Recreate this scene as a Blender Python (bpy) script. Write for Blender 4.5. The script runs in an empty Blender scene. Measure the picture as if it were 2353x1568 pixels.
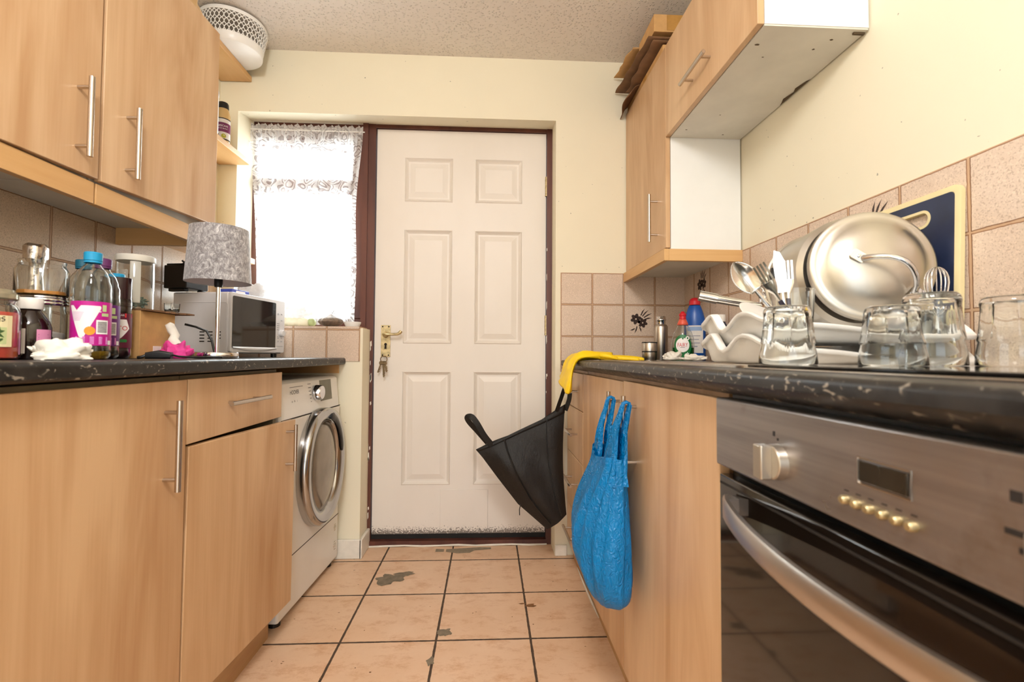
import bpy, bmesh, math, random
from mathutils import Vector as V, Matrix as M, noise as MN
random.seed(7)
S = bpy.context.scene
COL = S.collection
PI = math.pi
rad = math.radians
sin, cos = math.sin, math.cos


def C(r, g, b):
    f = lambda c: ((c / 255 + .055) / 1.055) ** 2.4 if c > 10 else c / 255 / 12.92
    return (f(r), f(g), f(b))


# ---------------------------------------------------------------- camera
def make_camera():
    yaw, pitch, roll = rad(2.84), rad(1.785), rad(.358)
    f = V((sin(yaw) * cos(pitch), cos(yaw) * cos(pitch), sin(pitch)))
    r = V((cos(yaw), -sin(yaw), 0))
    u = r.cross(f)
    r2 = r * cos(roll) + u * sin(roll)
    u2 = -r * sin(roll) + u * cos(roll)
    cd = bpy.data.cameras.new('camera')
    cd.sensor_width = 36
    cd.lens = 1090 / 2353 * 36
    cd.clip_start = .02
    cd.dof.use_dof = True
    cd.dof.focus_distance = 2.0
    cd.dof.aperture_fstop = 5.0
    co = bpy.data.objects.new('camera', cd)
    m = M((r2, u2, -f)).transposed().to_4x4()
    m.translation = (0, 0, .935)
    co.matrix_world = m
    COL.objects.link(co)
    S.camera = co


make_camera()

# ---------------------------------------------------------------- sky, daylight, exposure
S.view_settings.view_transform = 'Standard'
S.view_settings.look = 'None'
S.view_settings.exposure = 0.10
S.view_settings.gamma = 1
S.view_settings.use_curve_mapping = False
S.cycles.use_denoising = True
S.cycles.max_bounces = 10
S.cycles.transmission_bounces = 10
S.cycles.transparent_max_bounces = 16
S.cycles.sample_clamp_indirect = 6.0
S.cycles.blur_glossy = .5
W = bpy.data.worlds.new('overcast_sky')
S.world = W
W.use_nodes = True
wn = W.node_tree
bg = wn.nodes['Background']
tc = wn.nodes.new('ShaderNodeTexCoord')
sp = wn.nodes.new('ShaderNodeSeparateXYZ')
rp = wn.nodes.new('ShaderNodeValToRGB')
wn.links.new(tc.outputs['Generated'], sp.inputs[0])
ma = wn.nodes.new('ShaderNodeMath')
ma.operation = 'MULTIPLY_ADD'
ma.inputs[1].default_value = .5
ma.inputs[2].default_value = .5
wn.links.new(sp.outputs[2], ma.inputs[0])
wn.links.new(ma.outputs[0], rp.inputs[0])
e = rp.color_ramp.elements
e[0].position, e[0].color = .40, (.42, .42, .42, 1)
e[1].position, e[1].color = .56, (.90, .96, 1.0, 1)
wn.links.new(rp.outputs[0], bg.inputs[0])
bg.inputs[1].default_value = 3.2


def area(name, loc, rot, sx, sy, power, col=(1, 1, 1), shape='RECTANGLE'):
    l = bpy.data.lights.new(name, 'AREA')
    l.shape = shape
    l.size, l.size_y = sx, sy
    l.energy = power
    l.color = col
    o = bpy.data.objects.new(name, l)
    o.location = loc
    o.rotation_euler = [rad(a) for a in rot]
    COL.objects.link(o)
    return o


# daylight falling in through the window beside the door
area('window_daylight', (-.92, 2.62, 1.62), (-90, 0, 0), .6, 1.0, 26, (.93, .97, 1))
# ceiling light of the kitchen, behind the photographer
gl = bpy.data.lights.new('kitchen_globe_light', 'POINT')
gl.energy, gl.shadow_soft_size, gl.color = 62, .17, (1, .99, .975)
go = bpy.data.objects.new('kitchen_globe_light', gl)
go.location = (-.15, -.2, 2.12)
COL.objects.link(go)


# ---------------------------------------------------------------- materials
class G:
    """small helper for node materials"""

    def __init__(s, name):
        s.m = bpy.data.materials.new(name)
        s.m.use_nodes = True
        s.nt = s.m.node_tree
        s.nt.nodes.clear()
        s.out = s.nt.nodes.new('ShaderNodeOutputMaterial')
        s.p = s.nt.nodes.new('ShaderNodeBsdfPrincipled')
        s.nt.links.new(s.p.outputs[0], s.out.inputs[0])
        s.tc = s.nt.nodes.new('ShaderNodeTexCoord')

    def put(s, sock, v):
        if hasattr(v, 'is_linked') or hasattr(v, 'links'):
            s.nt.links.new(v, sock)
        elif isinstance(v, (tuple, list)) and len(v) == 3 and sock.type == 'RGBA':
            sock.default_value = (*v, 1)
        else:
            sock.default_value = v

    def n(s, typ, ins={}, **props):
        nd = s.nt.nodes.new('ShaderNode' + typ)
        for k, v in props.items():
            setattr(nd, k, v)
        for k, v in ins.items():
            s.put(nd.inputs[k], v)
        return nd

    def math(s, op, a, b=0.0, c=0.0):
        return s.n('Math', {0: a, 1: b, 2: c}, operation=op).outputs[0]

    def mix(s, f, a, b, blend='MIX'):
        return s.n('Mix', {0: f, 6: a, 7: b}, data_type='RGBA', blend_type=blend).outputs[2]

    def co(s, scale=(1, 1, 1), rot=(0, 0, 0), src='Object'):
        return s.n('Mapping', {'Vector': s.tc.outputs[src], 'Scale': scale, 'Rotation': rot}).outputs[0]

    def noise(s, sc, co=None, det=3, rough=.55, dist=0):
        return s.n('TexNoise', {'Vector': co or s.co(), 'Scale': sc, 'Detail': det, 'Roughness': rough, 'Distortion': dist}).outputs[0]

    def ramp(s, f, *stops, interp='LINEAR'):
        nd = s.n('ValToRGB', {0: f})
        cr = nd.color_ramp
        cr.interpolation = interp
        while len(cr.elements) < len(stops):
            cr.elements.new(.5)
        for e, (p, c) in zip(cr.elements, stops):
            e.position = p
            e.color = (*c, 1) if isinstance(c, (tuple, list)) else (c, c, c, 1)
        return nd.outputs[0]

    def bump(s, h, strength=.3, dist=.002):
        b = s.n('Bump', {'Height': h, 'Strength': strength, 'Distance': dist})
        s.put(s.p.inputs['Normal'], b.outputs[0])

    def set(s, **kw):
        for k, v in kw.items():
            s.put(s.p.inputs[k.replace('_', ' ')], v)
        return s.m


def mat(name, c, r=.5, m=0, var=.08, ns=18, bump=0, bs=80, trans=0, ior=1.45, coat=0, stretch=(1, 1, 1), det=3, rvar=0):
    g = G(name)
    co = g.co(stretch)
    f = g.noise(ns, co, det)
    lo = tuple(x * (1 - var) for x in c)
    hi = tuple(min(1, x * (1 + var)) for x in c)
    col = g.ramp(f, (.3, lo), (.7, hi))
    g.set(Base_Color=col, Roughness=r, Metallic=m, IOR=ior)
    if rvar:
        g.set(Roughness=g.math('MULTIPLY_ADD', f, rvar, r - rvar / 2))
    if trans:
        g.set(Transmission_Weight=trans)
    if coat:
        g.set(Coat_Weight=coat, Coat_Roughness=.08)
    if bump:
        g.bump(g.noise(bs, co, 3), bump)
    return g.m


def wood_mat(name, a, b, seed=0., axis=2):
    g = G(name)
    sc = [6, 6, 6]
    sc[axis] = .8
    co = g.n('Mapping', {'Vector': g.tc.outputs['Object'], 'Scale': sc, 'Location': (seed, seed * 2, seed)}).outputs[0]
    n1 = g.noise(1.0, co, 3, .55, 1.6)
    sc2 = [170, 170, 170]
    sc2[axis] = 5
    n2 = g.noise(1.0, g.co(sc2), 2)
    f = g.math('ADD', g.math('MULTIPLY', n1, .86), g.math('MULTIPLY', n2, .14))
    col = g.ramp(f, (.33, b), (.5, tuple((x + y) / 2 for x, y in zip(a, b))), (.66, a))
    g.bump(n2, .05)
    return g.set(Base_Color=col, Roughness=.38)


BEECH = wood_mat('beech_laminate', C(217, 181, 140), C(186, 142, 99))
BEECH2 = wood_mat('beech_laminate_pale', C(220, 186, 147), C(192, 150, 108), 3.)
BEECH_Y = wood_mat('beech_edge', C(222, 180, 126), C(205, 158, 100), 1., 1)
BEECH_X = wood_mat('beech_edge_across', C(222, 180, 126), C(205, 158, 100), 2., 0)
PLINTH = wood_mat('beech_plinth', C(196, 156, 104), C(170, 126, 80), 5., 1)
DARKWOOD = wood_mat('brown_stained_frame', C(104, 58, 44), C(74, 38, 30), 2.)


def paint_wall(name, c, b=.08):
    g = G(name)
    n = g.noise(1.6, None, 4)
    col = g.ramp(n, (.3, tuple(x * .95 for x in c)), (.7, c))
    sp = g.math('GREATER_THAN', g.noise(70, None, 1), .79)
    col = g.mix(sp, col, tuple(x * .45 for x in c))
    g.bump(g.noise(140, None, 2), b)
    return g.set(Base_Color=col, Roughness=.75)


WALL = paint_wall('cream_wall_paint', C(243, 235, 211))


def ceiling_mat():
    g = G('stippled_ceiling')
    v = g.n('TexVoronoi', {'Vector': g.co(), 'Scale': 95.0, 'Randomness': 1.0}).outputs['Distance']
    h = g.ramp(v, (.0, 1.0), (.34, .0))
    n = g.noise(2, None, 3)
    col = g.ramp(n, (.3, C(228, 219, 211)), (.7, C(236, 229, 222)))
    g.bump(h, .8, .007)
    return g.set(Base_Color=col, Roughness=.8)


CEIL = ceiling_mat()


def tile_mat(name, ua, u0, su, va, v0, sv, body, hi, grout, edge, w, speck=True, rough=.35, spc=None):
    """square ceramic tiles laid on a grid; u,v = object axes"""
    g = G(name)
    xyz = g.n('SeparateXYZ', {0: g.tc.outputs['Object']}).outputs
    ds = []
    for ax, o, s in ((ua, u0, su), (va, v0, sv)):
        t = g.math('DIVIDE', g.math('SUBTRACT', xyz[ax], o), s)
        fr = g.math('ABSOLUTE', g.math('SUBTRACT', g.math('FRACT', g.math('ADD', t, 100.5)), .5))
        ds.append(g.math('MULTIPLY', fr, s))
    d = g.math('MINIMUM', *ds)
    wob = g.math('MULTIPLY', g.math('SUBTRACT', g.noise(45, None, 2), .5), w * .8)
    d = g.math('ADD', d, wob)
    n = g.noise(5, None, 5, .65)
    col = g.ramp(n, (.3, body), (.7, hi))
    if speck:
        s1 = g.noise(330, None, 1)
        col = g.mix(g.math('MULTIPLY', g.math('GREATER_THAN', s1, .60), .42), col, spc or tuple(x * .55 for x in body))
        s2 = g.noise(210, g.co((1, 1, 1), (1, 2, 3)), 1)
        col = g.mix(g.math('MULTIPLY', g.math('GREATER_THAN', s2, .62), .4), col, tuple(min(1, x * 1.25) for x in hi))
    else:
        s1 = g.noise(11, g.co((.8, 1.4, 1)), 6, .8)
        col = g.mix(g.ramp(s1, (.50, .0), (.68, .75)), col, spc)
    dr = g.math('DIVIDE', d, w)
    gcol = g.ramp(dr, (.0, grout), (.45, grout), (.7, edge))
    ing = g.math('LESS_THAN', d, w)
    col = g.mix(ing, col, gcol)
    h = g.ramp(dr, (.6, .0), (1.0, 1.0))
    g.bump(h, .5, .002)
    return g.set(Base_Color=col, Roughness=g.math('MULTIPLY_ADD', ing, .45, rough))


GROUT, GEDGE = C(200, 166, 134), C(132, 88, 58)
TB, TH, TS = C(212, 189, 168), C(222, 201, 182), C(150, 118, 92)
TILE_BACK = tile_mat('wall_tiles_back', 0, .342, .152, 2, 1.334, .152, TB, TH, GROUT, GEDGE, .0042, spc=TS)
TILE_PIER = tile_mat('wall_tiles_pier', 0, -.598, .152, 2, 1.052, .152, TB, TH, GROUT, GEDGE, .0042, spc=TS)
TILE_LEFT_SHADED = tile_mat('wall_tiles_left_shaded', 1, 1.412, .1545, 2, 1.206, .152, C(206, 178, 146), C(214, 188, 158), GROUT, GEDGE, .0042, spc=TS)  # darker and yellower than the other walls: shade under the cupboards tinted in
TILE_RIGHT = tile_mat('wall_tiles_right', 1, .880, .1565, 2, 1.334, .152, TB, TH, GROUT, GEDGE, .0042, spc=TS)
TILE_FLOOR = tile_mat('floor_tiles', 0, -.164, .3105, 1, 1.594, .3065, C(224, 186, 151), C(233, 199, 168), C(74, 58, 46), C(96, 74, 54), .0040, False, .33, C(200, 146, 102))

CONCRETE = mat('bare_screed', C(126, 114, 96), .8, var=.25, ns=40, bump=.4)
TAPEGREY = mat('grey_tape_residue', C(142, 128, 108), .6, var=.2, ns=60)
STAIN = mat('brown_stain', C(134, 92, 54), .5, var=.3, ns=60)
FLOWER = mat('tile_flower_print', C(58, 40, 34), .4, var=.35, ns=90)
WHITEP = mat('white_plastic', C(242, 240, 236), .32, var=.02)
WHITEMEL = mat('white_melamine', C(240, 240, 238), .35, var=.03, ns=6)
GREYMEL = mat('pale_grey_chipboard', C(222, 218, 208), .5, var=.06, ns=8)
SHADEMEL = mat('shade_tinted_melamine', C(140, 126, 98), .6, var=.15, ns=12)  # pale melamine with the shade under the worktop put into its colour
SKIRT = mat('white_gloss_skirting', C(236, 230, 218), .4, var=.06, ns=30)
CHROME = mat('chrome', C(225, 225, 228), .09, 1, var=.03)
STEEL = mat('brushed_steel', C(190, 182, 172), .3, 1, var=.1, ns=3, stretch=(60, 60, 2))
STEELH = mat('satin_handle_steel', C(196, 186, 174), .27, 1, var=.05)
ALU = mat('spun_aluminium', C(196, 190, 180), .32, 1, var=.08, ns=7, rvar=.16)
BLACKP = mat('black_plastic', C(22, 21, 21), .4, var=.2)
DOORGAP = mat('dark_under_door_gap', C(30, 28, 26), .7, var=.2)
GAP = mat('dark_gap', C(30, 23, 18), .8, var=.3)
GLASS = mat('clear_glass', (.97, .985, .975), .02, 0, var=.005, trans=1, ior=1.45)
PET = mat('clear_bottle_plastic', (.93, .94, .92), .04, 0, var=.01, trans=1, ior=1.35)
BRASS = mat('worn_brass', C(196, 178, 136), .38, .85, var=.3, ns=60)
DARKBRASS = mat('tarnished_keys', C(120, 100, 72), .35, .9, var=.35, ns=90)
CARD = mat('brown_cardboard', C(196, 152, 98), .85, var=.1, ns=30, bump=.1)
CARD_SHADED = mat('shade_darkened_cardboard', C(120, 86, 58), .85, var=.18, ns=20, bump=.1)  # dark brown deepened with the shade the upper sheets lie in
TAPE = mat('parcel_tape', C(176, 130, 66), .3, var=.1, ns=40)
TISSUE = mat('white_tissue', C(240, 234, 224), .9, var=.05, bump=.3, bs=120)
INK = mat('black_ink', C(40, 36, 36), .5, var=.1)
WHITE_INK = mat('white_ink', C(246, 242, 244), .5, var=.02)
PALE = mat('pale_paper', C(232, 226, 220), .6, var=.04)
RED = mat('red_print', C(206, 34, 46), .4, var=.06)
GREEN = mat('green_print', C(28, 120, 58), .4, var=.1)
YELLOW = mat('yellow_rubber', C(246, 206, 22), .42, var=.07, ns=12, bump=.15, bs=60)


def door_paint():
    g = G('cream_door_paint')
    z = g.n('SeparateXYZ', {0: g.tc.outputs['Object']}).outputs
    n = g.noise(2.2, g.co((1, 1, .5)), 4)
    col = g.ramp(n, (.3, C(232, 224, 214)), (.7, C(240, 233, 225)))
    low = g.ramp(z[2], (.05, 1.0), (.08, .5), (.10, .12), (.22, .05), (.5, .0))
    sp = g.noise(130, g.co((1, 1, 1.2)), 5, .75)
    dirt = g.math('GREATER_THAN', g.math('ADD', sp, g.math('MULTIPLY', low, .34)), .72)
    col = g.mix(g.math('MULTIPLY', dirt, .8), col, C(70, 54, 40))
    return g.set(Base_Color=col, Roughness=.42)


DOORP = door_paint()


def worktop_mat():
    g = G('black_speckled_laminate')
    n = g.noise(28, None, 4, .7)
    col = g.ramp(n, (.35, C(26, 25, 25)), (.62, C(46, 43, 41)))
    v = g.noise(120, g.co((1, .6, 1)), 2, .5, .8)
    col = g.mix(g.ramp(v, (.62, .0), (.69, .75)), col, C(160, 150, 136))
    return g.set(Base_Color=col, Roughness=g.ramp(n, (.3, .3), (.7, .45)), IOR=1.38)


WORKTOP = worktop_mat()


def velvet_mat():
    g = G('crushed_grey_velvet')
    n = g.noise(62, g.co((1.2, 1.2, .8), (.4, .5, 0)), 6, .78, 1.4)
    n2 = g.noise(90, None, 2)
    f = g.math('ADD', g.math('MULTIPLY', n, .8), g.math('MULTIPLY', n2, .2))
    col = g.ramp(f, (.40, C(108, 104, 106)), (.5, C(150, 147, 150)), (.57, C(184, 182, 184)), (.64, C(226, 224, 226)))
    g.bump(n, .5, .004)
    return g.set(Base_Color=col, Roughness=.55, Sheen_Weight=.5)


VELVET = velvet_mat()


def lace_mat():
    g = G('white_lace_net')
    xyz = g.n('SeparateXYZ', {0: g.tc.outputs['Object']}).outputs
    x, z = xyz[0], xyz[2]
    flat0 = g.n('CombineXYZ', {0: x, 1: 0.0, 2: z}).outputs[0]
    wv = g.n('TexNoise', {'Vector': flat0, 'Scale': 14.0, 'Detail': 2.0}).outputs['Color']
    flat = g.n('VectorMath', {0: flat0, 1: g.n('VectorMath', {0: wv, 1: (.075, .075, .075)}, operation='MULTIPLY').outputs[0]}, operation='ADD').outputs[0]
    vo = g.n('TexVoronoi', {'Vector': flat, 'Scale': 17.0}, feature='F1').outputs['Distance']
    ve = g.n('TexVoronoi', {'Vector': flat, 'Scale': 17.0}, feature='DISTANCE_TO_EDGE').outputs['Distance']
    rings = g.math('ABSOLUTE', g.math('SINE', g.math('MULTIPLY', vo, 13.0)))
    motif = g.math('MAXIMUM', g.math('GREATER_THAN', rings, .55), g.math('LESS_THAN', ve, .05))
    cut = g.math('LESS_THAN', g.math('ABSOLUTE', g.math('SUBTRACT', rings, .52)), .10)
    # dense flowered bands: along the top, both side edges, and a run of sprigs down the middle
    top = g.ramp(z, (0, .0), (.5, .0))
    topb = g.math('GREATER_THAN', z, .56)
    lside = g.math('LESS_THAN', x, -.155)
    rside = g.math('GREATER_THAN', x, .175)
    mid = g.math('LESS_THAN', g.math('ABSOLUTE', g.math('ADD', x, .03)), .035)
    band = g.math('MAXIMUM', g.math('MAXIMUM', lside, rside), g.math('MAXIMUM', mid, g.math('MULTIPLY', topb, .85)))
    fine = g.math('MULTIPLY', g.noise(220, flat, 1), .12)
    a = g.math('ADD', g.math('MULTIPLY', g.math('MULTIPLY', motif, band), .42), g.math('ADD', fine, .26))
    a = g.math('SUBTRACT', a, g.math('MULTIPLY', g.math('MULTIPLY', cut, band), .28))
    # gathered heading at the rail
    head = g.ramp(z, (.90, .0), (.97, .35))
    a = g.math('MINIMUM', g.math('MAXIMUM', g.math('ADD', a, head), .1), .95)
    tr = g.n('BsdfTransparent')
    df = g.n('BsdfDiffuse', {0: C(244, 242, 240)})
    tl = g.n('BsdfTranslucent', {0: C(244, 243, 242)})
    m1 = g.n('MixShader', {0: .5, 1: df.outputs[0], 2: tl.outputs[0]})
    m2 = g.n('MixShader', {0: a, 1: tr.outputs[0], 2: m1.outputs[0]})
    g.put(g.out.inputs[0], m2.outputs[0])
    return g.m


LACE = lace_mat()


def pane_mat():
    g = G('window_glass')
    tr = g.n('BsdfTransparent', {0: (.96, .98, .97)})
    gl = g.n('BsdfGlossy', {0: (1, 1, 1), 1: .02})
    n = g.noise(4)
    m2 = g.n('MixShader', {0: g.math('MULTIPLY_ADD', n, .02, .06), 1: tr.outputs[0], 2: gl.outputs[0]})
    g.put(g.out.inputs[0], m2.outputs[0])
    return g.m


PANE = pane_mat()


def film_mat(name, c, through, r=.3, bump=.5, bs=26, clear=0.):
    """thin plastic film / cloth that lets light through"""
    g = G(name)
    n = g.noise(bs, g.co((1, 1, .5)), 4)
    col = g.ramp(n, (.3, tuple(x * .82 for x in c)), (.7, c))
    n3 = g.noise(bs * 3.2, g.co((1, 1, .7), (.3, .2, .5)), 2, .5, 1.2)
    g.bump(g.math('ADD', n, g.math('MULTIPLY', g.math('ABSOLUTE', g.math('SUBTRACT', n3, .5)), 1.1)), bump, .012)
    g.set(Base_Color=col, Roughness=r)
    tl = g.n('BsdfTranslucent', {0: col})
    m = g.n('MixShader', {0: through, 1: g.p.outputs[0], 2: tl.outputs[0]})
    if clear:
        tr = g.n('BsdfTransparent', {0: c})
        m = g.n('MixShader', {0: clear, 1: m.outputs[0], 2: tr.outputs[0]})
    g.put(g.out.inputs[0], m.outputs[0])
    return g.m


BLUEBAG = film_mat('blue_carrier_film', C(0, 146, 222), .30, .22, .8, 22)
BLACKBAG = film_mat('black_nonwoven_fabric', C(19, 18, 18), .03, .5, .3, 60)
WHITEBAG = film_mat('white_carrier_film', C(246, 244, 244), .45, .3, .5, 40)


def oven_steel():
    g = G('stained_oven_steel')
    n = g.noise(1.0, g.co((30, 3, 90)), 3)
    st = g.noise(7, None, 5, .7)
    col = g.ramp(n, (.3, C(150, 146, 146)), (.7, C(172, 168, 168)))
    col = g.mix(g.ramp(st, (.56, .0), (.72, .5)), col, C(128, 104, 80))
    return g.set(Base_Color=col, Roughness=g.ramp(st, (.3, .26), (.7, .42)), Metallic=.92)


OVSTEEL = oven_steel()
OVGLASS = mat('dark_oven_glass', C(26, 20, 16), .06, 0, var=.3, ns=6, coat=.3)
HOBGLASS = mat('black_hob_glass', C(10, 10, 11), .05, 0, var=.2)


# ---------------------------------------------------------------- geometry helpers
class B:
    def __init__(s):
        s.v, s.f, s.m, s.cur = [], [], [], 0

    def mark(s):
        return len(s.v)

    def add(s, vs, fs):
        o = len(s.v)
        s.v += [V(p) for p in vs]
        for f in fs:
            s.f.append([o + i for i in f])
            s.m.append(s.cur)
        return s

    def box(s, x0, x1, y0, y1, z0, z1):
        p = [(x, y, z) for z in (z0, z1) for y in (y0, y1) for x in (x0, x1)]
        return s.add(p, [(0, 2, 3, 1), (4, 5, 7, 6), (0, 1, 5, 4), (2, 6, 7, 3), (0, 4, 6, 2), (1, 3, 7, 5)])

    def loft(s, rings, closed=True, cap=True):
        n = len(rings[0])
        fs = []
        for i in range(len(rings) - 1):
            for j in range(n if closed else n - 1):
                k = (j + 1) % n
                fs.append((i * n + j, i * n + k, (i + 1) * n + k, (i + 1) * n + j))
        if cap and closed:
            fs.append(tuple(range(n))[::-1])
            b = (len(rings) - 1) * n
            fs.append(tuple(range(b, b + n)))
        return s.add([p for r in rings for p in r], fs)

    def tube(s, pts, r, n=8, cap=True, flat=1.0, up=None):
        pts = [V(p) for p in pts]
        rs = r if isinstance(r, (list, tuple)) else [r] * len(pts)
        rings = []
        nrm = None
        for i, p in enumerate(pts):
            t = (pts[min(i + 1, len(pts) - 1)] - pts[max(i - 1, 0)]).normalized()
            if nrm is None:
                a = V(up) if up else (V((0, 0, 1)) if abs(t.z) < .9 else V((1, 0, 0)))
                nrm = (a - t * a.dot(t)).normalized()
            else:
                nrm = (nrm - t * nrm.dot(t)).normalized()
            b = t.cross(nrm)
            rings.append([p + nrm * (cos(2 * PI * k / n) * rs[i] * flat) + b * (sin(2 * PI * k / n) * rs[i]) for k in range(n)])
        return s.loft(rings, True, cap)

    def cyl(s, p, q, r, r2=None, n=20):
        return s.tube([p, q], [r, r if r2 is None else r2], n)

    def lathe(s, prof, c=(0, 0, 0), n=32, a0=0, a1=2 * PI, fn=None):
        """prof = (r,z) pairs; a point with r == 0 closes the end"""
        full = abs(a1 - a0 - 2 * PI) < 1e-6
        m = n if full else n + 1
        vs, idx = [], []
        for r, z in prof:
            if r == 0:
                idx.append([len(vs)] * m)
                vs.append((c[0], c[1], c[2] + z))
            else:
                row = []
                for k in range(m):
                    a = a0 + (a1 - a0) * k / n
                    q = r * (fn(a, z) if fn else 1)
                    row.append(len(vs))
                    vs.append((c[0] + q * cos(a), c[1] + q * sin(a), c[2] + z))
                idx.append(row)
        fs = []
        for i in range(len(prof) - 1):
            for j in range(n):
                k = (j + 1) % m
                f = [idx[i][j], idx[i][k], idx[i + 1][k], idx[i + 1][j]]
                f2 = []
                for a in f:
                    if a not in f2:
                        f2.append(a)
                if len(f2) > 2:
                    fs.append(f2)
        return s.add(vs, fs)

    def grid(s, fn, nu, nv):
        vs = [fn(i / nu, j / nv) for j in range(nv + 1) for i in range(nu + 1)]
        w = nu + 1
        return s.add(vs, [(j * w + i, j * w + i + 1, (j + 1) * w + i + 1, (j + 1) * w + i) for j in range(nv) for i in range(nu)])

    def prism(s, poly, axis, a, b):
        """poly in the plane of the other two axes (in x,y,z order), extruded a..b along axis"""
        def P(u, v, w):
            return [(w, u, v), (u, w, v), (u, v, w)][axis]
        n = len(poly)
        vs = [P(u, v, a) for u, v in poly] + [P(u, v, b) for u, v in poly]
        fs = [tuple(range(n))[::-1], tuple(range(n, 2 * n))] + [(i, (i + 1) % n, n + (i + 1) % n, n + i) for i in range(n)]
        return s.add(vs, fs)

    def poly(s, pts):
        return s.add(pts, [tuple(range(len(pts)))])

    def sphere(s, c, r, n=16, sq=(1, 1, 1)):
        prof = [(sin(PI * i / (n // 2)), -cos(PI * i / (n // 2))) for i in range(n // 2 + 1)]
        prof[0], prof[-1] = (0, -1), (0, 1)
        k = s.mark()
        s.lathe(prof, n=n)
        for i in range(k, len(s.v)):
            p = s.v[i]
            s.v[i] = V((c[0] + p.x * r * sq[0], c[1] + p.y * r * sq[1], c[2] + p.z * r * sq[2]))
        return s

    def xf(s, m, k=0):
        for i in range(k, len(s.v)):
            s.v[i] = m @ s.v[i]
        return s

    def jit(s, amp, sc, k=0, seed=0):
        for i in range(k, len(s.v)):
            p = s.v[i]
            s.v[i] = p + MN.noise_vector(p * sc + V((seed, seed * 2.3, seed * .7))) * amp
        return s

    def text(s, txt, size, fn, align='CENTER', dep=None):
        cu = bpy.data.curves.new('lettering', 'FONT')
        cu.body = txt
        cu.size = size
        cu.align_x = align
        cu.align_y = 'CENTER'
        ob = bpy.data.objects.new('lettering', cu)
        COL.objects.link(ob)
        bpy.context.view_layer.update()
        me = bpy.data.meshes.new_from_object(ob.evaluated_get(bpy.context.evaluated_depsgraph_get()))
        s.add([fn(v.co.x, v.co.y) for v in me.vertices], [tuple(p.vertices) for p in me.polygons])
        bpy.data.objects.remove(ob)
        bpy.data.curves.remove(cu)
        bpy.data.meshes.remove(me)
        return s


WM = {}


def thing(name, label, cat, loc=(0, 0, 0), rz=0, group=None):
    o = bpy.data.objects.new(name, None)
    o.empty_display_size = .02
    COL.objects.link(o)
    o.location = loc
    o.rotation_euler = (0, 0, rz)
    WM[o.name] = M.Translation(loc) @ M.Rotation(rz, 4, 'Z')
    return tag(o, label, cat, group)


def tag(o, label, cat=None, group=None, kind=None):
    o['label'] = label
    if cat:
        o['category'] = cat
    if group:
        o['group'] = group
    if kind:
        o['kind'] = kind
    return o


def obj(name, b, mats, parent=None, world=False, smooth=35, bev=0, sub=0, solid=0, loc=None, rz=0, keep=False):
    """link the collected shape as ONE mesh object; world=True: its points are in room coordinates"""
    if parent is not None:
        mw = WM[parent.name]
    elif loc is not None:
        mw = M.Translation(loc) @ M.Rotation(rz, 4, 'Z')
    else:
        mw = M.Identity(4)
    if world:
        inv = mw.inverted()
        b.v = [inv @ p for p in b.v]
    me = bpy.data.meshes.new(name)
    me.from_pydata([tuple(p) for p in b.v], [], b.f)
    for m in (mats if isinstance(mats, (list, tuple)) else [mats]):
        me.materials.append(m)
    me.polygons.foreach_set('material_index', b.m)
    if not keep:
        bm = bmesh.new()
        bm.from_mesh(me)
        bmesh.ops.recalc_face_normals(bm, faces=bm.faces)
        bm.to_mesh(me)
        bm.free()
    if smooth:
        me.shade_smooth()
        me.set_sharp_from_angle(angle=rad(smooth))
    o = bpy.data.objects.new(name, me)
    COL.objects.link(o)
    if parent is not None:
        o.parent = parent
    elif loc is not None:
        o.location = loc
        o.rotation_euler = (0, 0, rz)
    WM[o.name] = mw
    if solid:
        md = o.modifiers.new('solid', 'SOLIDIFY')
        md.thickness = solid
        md.offset = 0
    if bev:
        md = o.modifiers.new('bevel', 'BEVEL')
        md.width = bev
        md.segments = 2
        md.limit_method = 'ANGLE'
        md.angle_limit = rad(40)
    if sub:
        md = o.modifiers.new('sub', 'SUBSURF')
        md.levels = md.render_levels = sub
    return o


def struct(name, b, mats, label, **kw):
    o = obj(name, b, mats, **kw)
    o['kind'] = 'structure'
    o['label'] = label
    return o


def rrect(x0, x1, y0, y1, r, n=5):
    out = []
    for cx, cy, a in ((x1 - r, y1 - r, 0), (x0 + r, y1 - r, 90), (x0 + r, y0 + r, 180), (x1 - r, y0 + r, 270)):
        for i in range(n + 1):
            t = rad(a + 90 * i / n)
            out.append((cx + r * cos(t), cy + r * sin(t)))
    return out


def smoothstep(t):
    t = max(0, min(1, t))
    return t * t * (3 - 2 * t)


def interp(keys, t):
    for (a, va), (b, vb) in zip(keys, keys[1:]):
        if t <= b:
            return va + (vb - va) * smoothstep((t - a) / (b - a))
    return keys[-1][1]


def face_cam(x, y):
    """rotation that turns a thing's own -Y side to the aisle where the photographer stands"""
    return math.atan2(-y, -x) + PI / 2


def wrap(r, z0=0, a=-90, off=.0006):
    """maps flat (u,v) print onto a cylinder of radius r"""
    return lambda u, v: ((r + off) * cos(rad(a) + u / r), (r + off) * sin(rad(a) + u / r), z0 + v)


def patch(b, r, u0, u1, z0, z1, a=-90, off=.0003, n=10):
    f = wrap(r, 0, a, off)
    return b.grid(lambda s, t: f(u0 + (u1 - u0) * s, z0 + (z1 - z0) * t), n, 1)


def bar_handle(parent, p, q, out, r=.006, inset=.14, stand=.032):
    """straight bar handle on two posts, p..q = bar ends on the door face, out = direction away from the door"""
    p, q, out = V(p), V(q), V(out).normalized()
    b = B()
    b.cyl(p + out * stand, q + out * stand, r, n=14)
    for t in (inset, 1 - inset):
        c = p.lerp(q, t)
        b.cyl(c - out * .0005, c + out * stand, r * .72, n=10)
    return obj('handle', b, STEELH, parent, world=True)


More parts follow.
